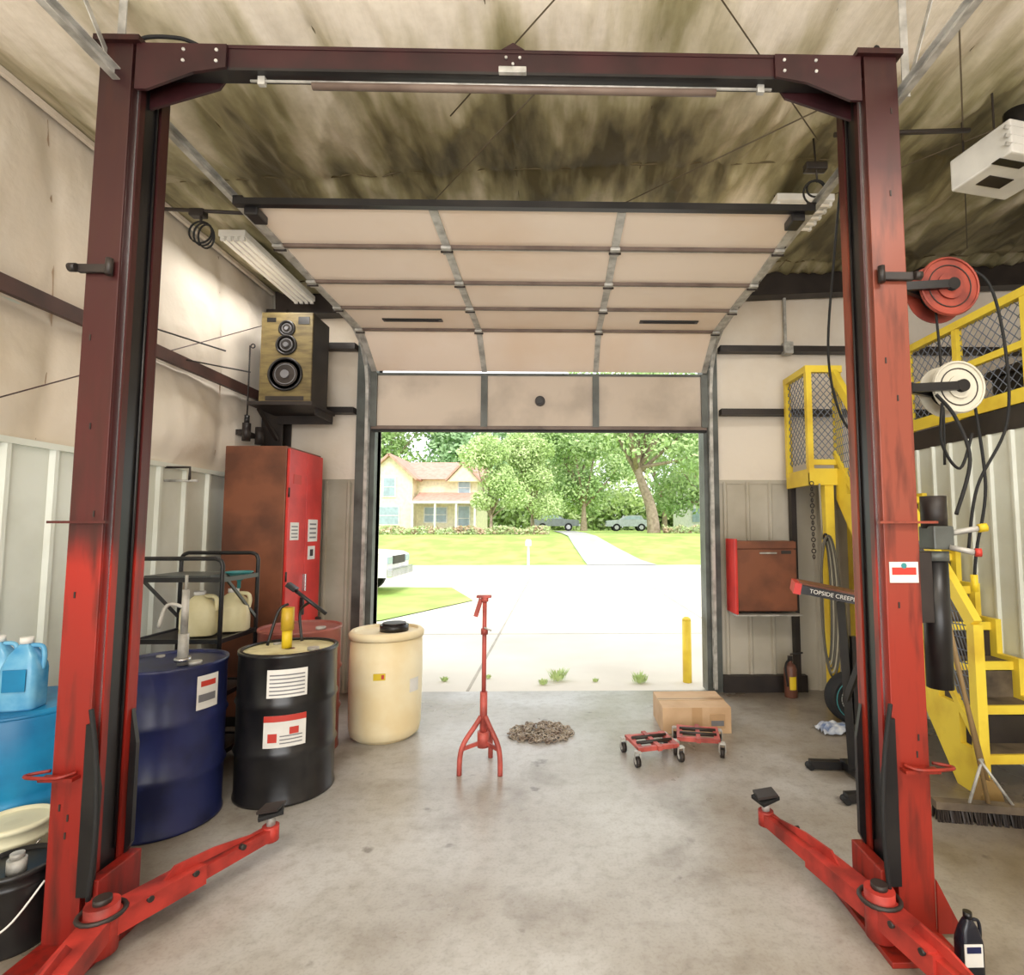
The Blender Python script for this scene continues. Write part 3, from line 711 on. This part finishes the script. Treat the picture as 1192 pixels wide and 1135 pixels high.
b=B('unit_heater')
R=(0,0,.2); hx=2.70; hz=3.80
b.box((hx,3.1,hz),(.42,.38,.20),white,rot=R,bev=.012)
for k in range(3): b.box((hx-.05,2.905,hz-.05+.05*k),(.30,.012,.018),galv,rot=(0.5,0,.2))
b.box((hx-.10,2.97,hz-.102),(.20,.05,.004),black,rot=R); b.box((hx-.05,3.14,hz-.102),(.18,.09,.004),darks,rot=R)
b.cyl((hx+.06,3.08,hz+.1),(hx+.06,3.08,4.10),.07,black,18); b.tube(spl([(hx+.16,2.98,hz+.09),(hx+.2,2.88,3.98),(hx+.11,2.9,4.05)],5),.03,black,8)
for dx,dy in((-.17,-.12),(.17,.12),(-.17,.12)): b.tube([(hx+dx,3.1+dy,hz+.09),(hx+dx,3.1+dy,4.14)],.006,darks,5)
b.done()
b=B('door_opener_cable')
b.torus((1.62,3.3,3.72),.07,.007,rubber,(0,1,.2)); b.torus((1.64,3.32,3.76),.055,.006,rubber,(.2,1,0)); b.tube([(1.64,3.33,4.10),(1.64,3.3,3.79)],.007,darks,6); b.box((1.64,3.32,3.90),(.14,.06,.05),darks,bev=.01); b.done()
b=B('cable_coil')
for k in range(3): b.torus((-2.40+.02*k,3.6,3.58-.015*k),.075,.006,rubber,(.2*k,1,.1*k))
b.tube([(-2.40,3.6,3.7),(-2.40,3.6,3.64)],.008,darks,6); b.box((-2.42,3.6,3.71),(.10,.06,.05),darks,bev=.01); b.done()

# ------------------------------------------------------------ stairs
st=empty('staircase',(2.8,4.3,0))
b=B('treads_and_stringers')
n=9; ya_,yb_=3.38,4.98; zt=2.1; rise=zt/n; run=(yb_-ya_)/n
sx0,sx1=2.56,3.09
for i in range(n-1):
    z=rise*(i+1); y=ya_+run*i
    b.bb(sx0,sx1,y,y+run+.05,z-.035,z,woodt); b.bb(sx0,sx1,y-.014,y+.004,z-.05,z+.004,yel)
    b.bb(sx0+.02,sx1-.02,y+run+.0,y+run+.012,z,z+rise-.06,woodt if i%2 else darks)
for x in(sx0-.04,sx1-.02):
    poly=[(x,ya_-.06,0),(x,ya_-.06,rise*1.0)]
    for i in range(n):
        poly+= [(x,ya_+run*i-.06,rise*(i+1)+.03),(x,ya_+run*(i+1)-.06,rise*(i+1)+.03)]
    poly+=[(x,yb_-.06,zt-.24),(x,ya_+.16,0)]
    b.prism(poly,(.04,0,0),yel)
b.done(st)
LX=2.29
b=B('landing')
b.bb(LX,3.08,4.92,5.40,2.04,2.10,darks); b.bb(LX-.02,LX+.01,4.90,5.40,1.99,2.14,yel); b.bb(LX-.02,2.60,4.89,4.92,1.99,2.14,yel)
b.beam((2.45,4.95,0),(2.45,4.95,2.04),.09,.08,yel)
b.beam((2.9,5.36,0),(2.9,5.36,2.04),.08,.08,yel)
b.done(st)
b=B('rails')
for x,y in((LX,4.92),(LX,5.37)): b.beam((x,y,2.1),(x,y,3.06),.05,.05,yel)
b.beam((2.57,4.95,2.1),(2.57,4.95,3.06),.06,.06,yel)
b.beam((LX,4.90,3.06),(LX,5.40,3.06),.055,.06,yel); b.beam((LX-.03,4.92,3.06),(2.60,4.92,3.06),.052,.062,yel); b.beam((LX,4.92,2.2),(2.57,4.92,2.2),.03,.05,yel)
b.lattice((LX,4.95,2.2),(0,.42,0),(0,0,.82),6,12,.004,meshm)
b.lattice((LX+.03,4.93,2.22),(.24,0,0),(0,0,.82),4,12,.004,meshm)
x=2.53
b.beam((x,4.95,3.06),(x,3.34,1.02),.05,.08,yel); b.beam((x,3.34,0),(x,3.34,1.02),.06,.06,yel); b.beam((x,4.15,1.0),(x,4.15,2.05),.04,.04,yel)
b.beam((x,4.95,2.3),(x,3.34,.30),.03,.04,yel)
b.lattice((x+.01,3.36,.30),(0,1.57,1.96),(0,0,.70),26,9,.004,meshm)
b.done(st)

b=B('coiled_hose')
hosem=M('hose_grey',C(166,160,140),.6)
hosed=M('hose_dark',C(92,88,78),.6)
for k in range(5):
    Rr=.040+.010*k; Z=.98-.01*k
    pts=[(2.34+Rr*math.cos(a),4.80-.018*k,Z+(.52+.02*k)*math.sin(a)) for a in [2*PI*j/36 for j in range(36)]]
    b.tube(pts,.009,hosem if k%2 else hosed,6,closed=True)
b.tube([(2.34,4.86,2.0),(2.34,4.84,1.5)],.008,hosem,6)
b.torus((2.34,4.78,1.52),.03,.01,darks,(1,0,0)); b.done()
b=B('hanging_chain')
for k in range(14): b.torus((2.26,4.84,2.0-.05*k),.018,.005,darks,(1,0,0) if k%2 else (0,1,0),10,5,1.0)
b.done()

b=B('wall_tool_cabinet')
b.bb(1.68,2.24,5.20,5.42,.82,1.48,brownc,.006); b.bb(1.66,1.685,5.16,5.44,.80,1.50,redc,.004); b.bb(1.685,2.25,5.185,5.2,.83,1.40,brownc,.003); b.bb(1.685,2.25,5.18,5.2,1.41,1.475,brownc,.003)
b.bb(1.66,2.28,5.14,5.44,.785,.798,galv); b.bb(1.9,2.06,5.165,5.18,1.36,1.375,galv); b.bb(2.11,2.20,5.175,5.185,1.36,1.39,darks)
b.bb(1.7,1.9,5.42,5.51,1.0,1.3,darks)
b.done()
b=B('fire_extinguisher')
b.lathe([(.02,0),(.055,0),(.06,.01),(.06,.26),(.045,.30),(.02,.32),(.02,.34)],(2.22,5.32,0),M('ext_dark',C(110,70,56),.4),24); b.box((2.22,5.32,.36),(.04,.03,.05),darks,bev=.004); b.beam((2.22,5.31,.40),(2.31,5.24,.43),.015,.015,black); b.tube(spl([(2.20,5.30,.35),(2.15,5.26,.3),(2.16,5.24,.12)],6),.01,rubber,6); b.label((2.22,5.32,0),.062,math.radians(-120),math.radians(-60),.08,.2,yellab); b.done()
b=B('spare_tire')
c=(2.43,4.62,.205)
b.lathe([(.10,-.05),(.13,-.065),(.18,-.07),(.20,-.055),(.205,-.02),(.205,.02),(.20,.055),(.18,.07),(.13,.065),(.10,.05)],c,rubber,40,'Y')
b.lathe([(.02,-.05),(.09,-.045),(.11,-.055),(.11,.05),(.02,.04)],c,galv,30,'Y')
for k in range(5):
    a=2*PI*k/5; b.cyl((c[0]+.06*math.cos(a),c[1]-.056,c[2]+.06*math.sin(a)),(c[0]+.06*math.cos(a),c[1]-.04,c[2]+.06*math.sin(a)),.013,black,8)
b.torus((c[0],c[1]-.07,c[2]),.155,.004,teal,(0,1,0),30)
b.done()
b=B('shop_rag')
ragm=M('rag_cloth',C(206,210,214),.9,col2=C(60,90,140),scale=9)
def rg(u,v):
    x=2.06+u*.26; y=4.33+v*.2; return (x,y,.01+.06*abs(noise.noise(Vector((u*4,v*4,2))))+.05*math.sin(PI*u)*math.sin(PI*v))
b.grid(rg,24,20,ragm); b.done()

tc=empty('topside_creeper',(1.9,3.6,0))
b=B('frame')
q0=Vector((1.58,3.66,1.215)); q1=Vector((2.12,3.48,1.115))
b.beam(q0,q1,.30,.055,black); b.beam((1.56,3.667,1.22),(1.60,3.653,1.212),.31,.07,redc)
b.beam(q0+Vector((.02,0,.033)),q1+Vector((0,0,.033)),.29,.012,brownc)
b.beam((1.86,3.62,1.12),(1.89,3.60,.06),.05,.05,black); b.beam((1.92,3.60,.9),(1.92,3.60,.35),.035,.035,black)
b.beam((1.86,3.6,.5),(1.9,3.4,.9),.02,.04,black)
b.beam((1.68,3.76,.035),(2.10,3.72,.035),.05,.05,black); b.beam((1.68,3.30,.035),(2.10,3.33,.035),.05,.05,black); b.beam((1.90,3.32,.05),(1.90,3.74,.05),.05,.05,black)
for q in((1.68,3.76),(2.10,3.72),(1.68,3.30),(2.10,3.33)): b.cyl((q[0],q[1]-.03,.02),(q[0],q[1]+.03,.02),.02,rubber,12)
b.done(tc)
tx=bpy.data.curves.new('lettering','FONT'); tx.body='TOPSIDE CREEPER'; tx.size=.036; tx.extrude=.0006; tx.align_x='CENTER'; tx.align_y='CENTER'
to=bpy.data.objects.new('lettering',tx); scene.collection.objects.link(to); tx.materials.append(white)
d=(q1-q0).normalized(); nn=d.cross(Vector((0,0,1))).normalized(); uu=nn.cross(d)
mid=q0+d*.215+nn*.152
mw=Matrix(((d.x,uu.x,nn.x,mid.x),(d.y,uu.y,nn.y,mid.y),(d.z,uu.z,nn.z,mid.z),(0,0,0,1)))
to.parent=tc; to.matrix_basis=Matrix.Translation(-Vector((1.9,3.6,0)))@mw

b=B('push_broom')
b.beam((2.08,3.12,.085),(2.62,3.02,.085),.06,.04,woodt)
for k in range(46):
    t=k/45
    for yy in(-.02,0,.02):
        q=Vector((2.09+.52*t,3.12-.10*t+yy,.065)); b.tube([q,q+Vector((random.uniform(-.01,.01),yy*.6,-.065))],.006,darks,4)
hm=M('broom_handle',C(150,124,84),.6)
b.tube([(2.35,3.07,.1),(2.15,3.12,1.45)],.012,hm,8)
b.tube([(2.25,3.08,.10),(2.33,3.07,.34)],.008,galv,6); b.tube([(2.47,3.05,.10),(2.31,3.07,.34)],.008,galv,6)
b.done()
b=B('shop_broom')
b.tube([(2.47,3.22,.14),(2.30,3.30,1.15)],.011,hm,8)
b.prism([(2.38,3.2,.0),(2.56,3.2,.0),(2.51,3.2,.16),(2.44,3.2,.16)],(0,.05,0),M('bristle',C(150,120,70),.9)); b.done()

b=jug('motor_oil_bottle',1.47,2.05,.0,.085,.055,.225,M('bottle_black',C(28,30,40),.25),cap=black); b.box((1.465,2.0205,.10),(.065,.003,.075),paper); b.box((1.465,2.018,.12),(.05,.002,.02),bluep); b.done()

# ------------------------------------------------------------ floor objects in the middle
b=B('tripod_jack_stand')
x,y=-.50,3.82
b.cyl((x,y,.22),(x,y,.50),.025,salmon,16); b.cyl((x,y,.48),(x,y,1.12),.015,salmon,14); b.cyl((x,y,.14),(x,y,.24),.04,salmon,16)
b.cyl((x,y,.88),(x,y,.92),.024,salmon,14)
for a in(-2.5,-.75,1.4):
    dx,dy=math.cos(a),math.sin(a)
    P=[(x+dx*.02,y+dy*.02,.34),(x+dx*.06,y+dy*.06,.29),(x+dx*.14,y+dy*.14,.20),(x+dx*.17,y+dy*.17,.12),(x+dx*.175,y+dy*.175,0)]
    b.tube(spl(P,5),.017,salmon,9); b.beam((x+dx*.03,y+dy*.03,.17),(x+dx*.15,y+dy*.15,.16),.012,.025,salmon)
b.beam((x-.06,y-.01,1.0),(x-.025,y,1.12),.012,.03,salmon)
b.box((x-.005,y,1.135),(.10,.05,.018),salmon,bev=.004); b.cyl((x,y,1.10),(x,y,1.13),.025,salmon,12)
b.cyl((x,y-.02,.93),(x+.05,y-.03,.91),.006,galv,6)
b.done()
b=B('chain_pile')
chm=M('chain_steel',C(170,158,142),.5,.2,col2=C(120,104,92),scale=20)
for k in range(200):
    a=random.random()*2*PI; rr=math.sqrt(random.random())
    xx=-.13+rr*.25*math.cos(a); yy=4.42+rr*.19*math.sin(a); zz=.016+random.random()*.035*(1-rr)
    nv=Vector((random.uniform(-.6,.6),random.uniform(-.6,.6),random.uniform(.4,1.2)))
    b.torus((xx,yy,max(zz,.014)),.022,.006,chm,nv,10,5)
for v in b.bm.verts: v.co.z=max(v.co.z,.001)
b.done()
b=B('cardboard_box')
b.bb(.82,1.36,4.40,4.84,0,.20,cardb,.004); b.bb(.82,1.36,4.58,4.66,.20,.202,tape); b.bb(1.05,1.13,4.397,4.40,.02,.20,tape); b.bb(1.19,1.31,4.396,4.40,.04,.15,tape); b.bb(1.2,1.3,4.395,4.397,.06,.10,ink); b.bb(.82,1.36,4.615,4.62,.202,.203,brownc); b.done()
def dolly(x,y,rz):
    b=B('wheel_dolly'); R=Matrix.Rotation(rz,3,'Z'); o=Vector((x,y,0))
    T=lambda q:o+R@Vector(q)
    for yy in(-.11,.11): b.beam(T((-.15,yy,.105)),T((.15,yy,.105)),.028,.028,salmon)
    for xx in(-.13,.13): b.beam(T((xx,-.13,.11)),T((xx,.13,.11)),.04,.02,salmon)
    for yy in(-.045,.045): b.cyl(T((-.13,yy,.122)),T((.13,yy,.122)),.013,darks,8)
    b.beam(T((.0,-.15,.11)),T((-.0,.15,.11)),.03,.03,salmon)
    for xx in(-.16,.16):
        for yy in(-.13,.13):
            b.cyl(T((xx-.014,yy,.034)),T((xx+.014,yy,.034)),.034,darks,16); b.cyl(T((xx-.016,yy,.034)),T((xx+.016,yy,.034)),.016,galv,12)
            b.beam(T((xx-.02,yy,.035)),T((xx-.02,yy,.10)),.03,.004,galv,up=(1,0,0)); b.beam(T((xx+.02,yy,.035)),T((xx+.02,yy,.10)),.03,.004,galv,up=(1,0,0)); b.beam(T((xx-.02,yy,.098)),T((xx+.02,yy,.098)),.04,.01,galv)
    b.done()
dolly(.66,3.98,.25); dolly(1.02,4.11,-.2)

# ------------------------------------------------------------ outdoors
b=B('driveway')
b.faces([(-14,YF+.02,-.02),(14,YF+.02,-.02),(14,19,-.02),(-14,19,-.02)],[(0,1,2,3)],concout)
for y in(8.6,11.6,15.0): b.bb(-14,14,y,y+.03,-.03,-.017,jointm)
for x in(-.9,2.6): b.beam((x,YF+.1,-.019),(x*1.0,18.9,-.019),.03,.006,jointm)
b.done()
b=B('road'); b.faces([(-70,19,-.015),(70,19,-.015),(70,24.5,-.015),(-70,24.5,-.015)],[(0,1,2,3)],asph); b.done()
b=B('grass_verge'); b.faces([(-14,9.3,0),(-3.1,9.8,0),(-1.9,12.5,0),(-2.9,15.2,0),(-14,15.5,0)],[(0,1,2,3,4)],grass); b.done()
b=B('lawn')
prof=[(24.5,-.02),(26,.1),(29,.55),(33,1.1),(38,1.25),(55,1.3),(120,1.4)]
xs=[-80+4*k for k in range(41)]
vs=[(x,y,z) for y,z in prof for x in xs]; n=len(xs)
b.faces(vs,[(j*n+i,j*n+i+1,(j+1)*n+i+1,(j+1)*n+i) for j in range(len(prof)-1) for i in range(n-1)],grass)
b.done()
b=B('side_street')
L_=[(24.4,1.3,4.4),(26,1.2,3.9),(29,.9,3.1),(33,.6,2.3),(38,.2,1.9),(55,-.5,1.6)]
zz=[-.0,.13,.59,1.15,1.3,1.35]
vs=[];fs=[]
for k,(y,a,c) in enumerate(L_): vs+=[(a,y,zz[k]),(c,y,zz[k])]
for k in range(5): fs.append((2*k,2*k+1,2*k+3,2*k+2))
b.faces(vs,fs,asph); b.done()
b=B('bollard'); b.cyl((1.37,5.92,-.02),(1.37,5.92,.62),.048,yel,20); b.lathe([(.048,.62),(.043,.645),(.02,.66)],(1.37,5.92,0),yel,20); b.done()
def tuft(x,y,s,nn_=70):
    b=B('weed_tuft')
    for k in range(nn_):
        a=random.random()*2*PI; l=s*(.4+.8*random.random()); w=.007
        dx,dy=math.cos(a),math.sin(a); q=Vector((x+dx*s*.6*random.random(),y+dy*s*.5*random.random(),-.02)); e=q+Vector((dx*l*.5,dy*l*.4,l*.9))
        sd=Vector((-dy,dx,0))*w; mm=(q+e)/2+Vector((0,0,l*.15))
        b.faces([q,mm-sd,e,mm+sd],[(0,1,2,3)],leaf2)
    b.done()
tuft(.0,6.0,.13,110); tuft(.86,5.9,.11,100); tuft(-.15,5.85,.06); tuft(-1.2,6.0,.05); tuft(-.75,6.1,.04); tuft(.4,5.95,.04)
b=B('mailbox'); b.beam((-1.28,24.0,-.02),(-1.28,24.0,.85),.1,.1,white); b.prism([(-1.40,23.75,.85),(-1.16,23.75,.85),(-1.16,23.75,1.05),(-1.2,23.75,1.12),(-1.36,23.75,1.12),(-1.40,23.75,1.05)],(0,.5,0),white); b.done()

def leafquads(rnd,cs,nl,ls,flat=.8):
    vs=[];fs=[]
    for k in range(nl):
        c,r=cs[rnd.randrange(len(cs))]
        v=Vector((rnd.gauss(0,1),rnd.gauss(0,1),rnd.gauss(0,1))).normalized()*r*(.45+.6*rnd.random())
        v.z*=flat; q=c+v
        u=Vector((rnd.gauss(0,1),rnd.gauss(0,1),rnd.gauss(0,1))).normalized(); w=u.orthogonal().normalized()
        s=ls*(.6+.7*rnd.random()); i=len(vs)
        vs+=[q-u*s*.5,q+w*s*.3,q+u*s*.5,q-w*s*.3]; fs.append((i,i+1,i+2,i+3))
    return vs,fs
def tree(x,y,z0,trunk_h,rad,hh,nl,lm,lean=0,seed=1,ls=.4,tr=.35,nc=11):
    rnd=random.Random(seed); b=B('maple_tree')
    top=Vector((x+lean,y,z0+trunk_h))
    b.tube(spl([(x,y,z0-.1),(x+lean*.2,y,z0+trunk_h*.4),top,(x+lean*.8,y,z0+trunk_h+hh*.5)],5),tr,bark,9,rs=[tr*(1.25-.9*k/15) for k in range(16)])
    cl=[]
    for k in range(nc):
        a=rnd.random()*2*PI; rr=rad*(.25+.5*rnd.random())
        c=top+Vector((math.cos(a)*rr,math.sin(a)*rr*.7,hh*(rnd.random()*.95)))
        cl.append((c,rad*(.30+.28*rnd.random())))
        b.tube([top+Vector((0,0,-trunk_h*.15*rnd.random())),top*.4+c*.6+Vector((0,0,-.2)),c],.1,bark,6,rs=[tr*.4,tr*.28,tr*.1])
    vs,fs=leafquads(rnd,cl,nl,ls)
    b.faces(vs,fs,lm); b.done(recalc=False)
tree(7.0,40,1.2,5.0,6.5,7,11000,leaf,lean=-1.2,seed=3,ls=.38,tr=.42)
tree(-4.6,38,1.2,1.2,2.3,5.4,10000,leaf2,seed=5,ls=.22,tr=.14)
tree(-1.9,41,1.2,1.4,2.8,5.8,11000,leaf2,seed=6,ls=.24,tr=.18)
tree(2.9,62,1.3,3,6.0,9,10000,leaf,seed=8,ls=.45)
tree(12.8,46,1.3,2.5,5.0,7,9000,leaf,seed=9,ls=.38)
tree(-9,68,1.3,6,9,9,9000,leaf3,seed=10,ls=.6)
tree(-22,66,1.3,6,9,9,8000,leaf,seed=11,ls=.6)
tree(14,72,1.3,4,10,11,9000,leaf2,seed=12,ls=.65)
tree(1,88,1.3,6,12,12,9000,leaf2,seed=13,ls=.8)
def hedge(x0,x1,y,z0,h,lm,nl,seed,s0=.25,dep=.4):
    rnd=random.Random(seed); b=B('garden_hedge'); vs=[];fs=[]
    for q in(x0,(x0+x1)/2,x1): b.tube([(q,y,z0),(q,y,z0+h*.5)],.05,bark,6)
    for k in range(nl):
        t=rnd.random(); hh=h*(.6+.4*abs(math.sin(t*17+seed)))
        q=Vector((x0+(x1-x0)*t,y+rnd.gauss(0,dep),z0+hh*rnd.random())); u=Vector((rnd.gauss(0,1),rnd.gauss(0,1),rnd.gauss(0,1))).normalized(); w=u.orthogonal().normalized(); s=s0*(1+rnd.random()); i=len(vs)
        vs+=[q-u*s*.5,q+w*s*.35,q+u*s*.5,q-w*s*.35]; fs.append((i,i+1,i+2,i+3))
    b.faces(vs,fs,lm); b.done(recalc=False)
flow=M('flower_mix',C(196,164,140),.8,col2=C(180,198,140),scale=1.5,lo=.40,hi=.54)
hedge(-14,-.6,36.3,1.22,.55,flow,2600,1,.12,.25)
hedge(7.5,14.5,39,1.27,.6,flow,1600,2,.12,.25)
hedge(-30,34,78,1.3,5.5,leaf2,16000,4,.5,1.5)
def house():
    b=B('yellow_house'); z0=1.25; Y=47
    b.bb(-16.2,-6.9,Y,Y+7,z0,z0+4.6,housey)
    b.bb(-15.8,-12.0,Y-1.5,Y,z0,z0+4.6,housey)
    b.prism([(-15.8,Y-1.5,z0+4.6),(-12.0,Y-1.5,z0+4.6),(-13.9,Y-1.5,z0+6.3)],(0,3,0),housey)
    for a,c in(((-16.2,z0+4.35),(-13.9,z0+6.45)),((-11.6,z0+4.35),(-13.9,z0+6.45))):
        b.beam((( a[0]+c[0])/2,Y-1.9,(a[1]+c[1])/2),((a[0]+c[0])/2,Y+4,(a[1]+c[1])/2),math.hypot(a[0]-c[0],a[1]-c[1]),.18,roofr,up=((c[1]-a[1])*(1 if a[0]>c[0] else -1),0,abs(c[0]-a[0])))
    b.prism([(-16.6,Y-.5,z0+4.5),(-16.6,Y+7.5,z0+4.5),(-16.6,Y+3.5,z0+6.4)],(10.1,0,0),roofr)
    b.prism([(-9.4,Y-.6,z0+4.3),(-6.6,Y-.6,z0+4.3),(-8.0,Y-.6,z0+5.8)],(0,3,0),housey)
    b.beam((-8.75,Y-.8,z0+5.15),(-8.75,Y+2.5,z0+5.15),2.1,.14,roofr,up=(-1.5,0,1.4)); b.beam((-7.25,Y-.8,z0+5.15),(-7.25,Y+2.5,z0+5.15),2.1,.14,roofr,up=(1.5,0,1.4))
    b.prism([(-11.8,Y-2.6,z0+2.5),(-11.8,Y,z0+2.5),(-11.8,Y,z0+3.4)],(5.2,0,0),roofr); b.bb(-11.9,-6.5,Y-2.65,Y-2.45,z0+2.35,z0+2.55,white)
    for x in(-11.7,-9.9,-8.2,-6.7): b.bb(x-.08,x+.08,Y-2.6,Y-2.44,z0,z0+2.4,white)
    b.bb(-11.8,-6.6,Y-2.6,Y,z0-.1,z0+.15,white)
    for x,z,w,h,yy in((-13.9,z0+3.0,.9,1.5,Y-1.5),(-13.9,z0+.7,1.6,1.4,Y-1.5),(-10.4,z0+.9,1.8,1.2,Y),(-8.0,z0+3.1,.9,1.4,Y),(-8.0,z0+.2,.9,2.0,Y)):
        b.bb(x-w/2-.1,x+w/2+.1,yy-.08,yy-.01,z-.1,z+h+.1,white); b.bb(x-w/2,x+w/2,yy-.1,yy-.08,z,z+h,glass); b.bb(x-w/2,x+w/2,yy-.12,yy-.1,z+h/2-.03,z+h/2+.03,white)
    b.done()
house()
b=B('white_house'); b.bb(12.6,20,53,60,1.3,6.5,white); b.prism([(12.2,52.6,6.5),(20.4,52.6,6.5),(16.3,52.6,9)],(0,8,0),roofr)
for z in(2.2,4.6): b.bb(13.0,13.8,52.9,53,z,z+1.3,glass)
b.done()
def pickup(name,x,y,z,sg,body,Ln=5.2,Hh=1.75,sc=1.0):
    b=B(name)
    T=lambda u,v:(x+sg*u*sc,y,z+v*sc)
    side=[(0,.45),(.0,.95),(.15,1.02),(1.3,1.1),(1.9,Hh-.05),(2.2,Hh),(3.3,Hh),(3.55,1.1),(Ln,1.08),(Ln,.45)]
    b.prism([T(u,v) for u,v in side],(0,1.9*sc,0),body)
    b.prism([(q[0],q[1]-.01,q[2]) for q in [T(1.5,1.12),T(2.0,Hh-.1),T(3.2,Hh-.1),T(3.35,1.12)]],(0,.01,0),glass)
    for u in(.95,Ln-1.1):
        for yy in(-.02,1.7):
            c=Vector(T(u,.36)); b.cyl((c.x,y+yy*sc,c.z),(c.x,y+(yy+.22)*sc,c.z),.36*sc,rubber,22); b.cyl((c.x,y+yy*sc-.01,c.z),(c.x,y+yy*sc+.01,c.z),.2*sc,chrome,16)
    q=T(-.06,.55); b.box((q[0],y+.95*sc,q[2]),(.14*sc,1.85*sc,.2*sc),chrome,bev=.02)
    q=T(.0,.85); b.box((q[0],y+.2*sc,q[2]),(.06*sc,.35*sc,.16*sc),glass,bev=.01); b.box((q[0],y+1.7*sc,q[2]),(.06*sc,.35*sc,.16*sc),glass,bev=.01); b.box((q[0],y+.95*sc,q[2]),(.06*sc,1.0*sc,.2*sc),darks)
    b.done()
pickup('pickup_truck',-4.05,13.2,-.02,-1,white)
pickup('parked_car',1.9,50,1.36,-1,M('car_paint_dark',C(130,136,136),.3),Ln=4.4,Hh=1.5)
pickup('parked_car',4.6,52,1.33,1,M('car_paint_silver',C(186,192,196),.3),Ln=4.4,Hh=1.5)

# ------------------------------------------------------------ lights and world
w=bpy.data.worlds.new('World'); scene.world=w; w.use_nodes=True
bg=w.node_tree.nodes['Background']; bg.inputs[0].default_value=(.93,.96,1,1); bg.inputs[1].default_value=2.1
def lamp(name,t,loc,rot,e,col=(1,1,1),size=1,sy=None):
    l=bpy.data.lights.new(name,t); l.energy=e; l.color=col
    if t=='AREA':
        l.size=size
        if sy: l.shape='RECTANGLE'; l.size_y=sy
    o=bpy.data.objects.new(name,l); o.location=loc; o.rotation_euler=rot; scene.collection.objects.link(o); return o
s=lamp('sun','SUN',(0,0,20),(math.radians(38),math.radians(12),0),2.4,(1,.96,.88)); s.data.angle=.3
warm=(1,.95,.87)
lamp('rear_fill_light','AREA',(.2,YB+.1,1.9),(math.radians(90),0,0),265,(1,.97,.93),5.5,3.2)  # unseen fill behind the camera, added to brighten the interior
lamp('overhead_fill_1','AREA',(-1.2,.4,3.75),(0,0,0),52,warm,1.2,.4)  # added overhead fill out of view, no fixture modelled here
lamp('overhead_fill_2','AREA',(2.0,.6,3.85),(0,0,0),52,warm,1.2,.4)  # second added overhead fill, also out of view
lamp('shop_lamp_3','AREA',(-2.45,4.62,3.74),(0,0,0),14,warm,.2,1.1)
lamp('shop_lamp_4','AREA',(1.78,3.95,3.91),(0,0,0),12,warm,.4,.4)
lamp('ceiling_fill_light','AREA',(-.2,-.6,2.3),(math.radians(180),0,0),120,warm,1.6,1.6)  # added unseen light aimed upward to brighten the near ceiling

# ------------------------------------------------------------ camera
cam=bpy.data.cameras.new('camera'); co=bpy.data.objects.new('camera',cam); scene.collection.objects.link(co)
co.location=(0,0,1.6); co.rotation_euler=(math.radians(90+4.25),0,math.radians(-1.2))
cam.sensor_width=36; cam.sensor_fit='HORIZONTAL'; cam.lens=640*36/1192; cam.shift_x=-67/1192; cam.clip_end=500
scene.camera=co
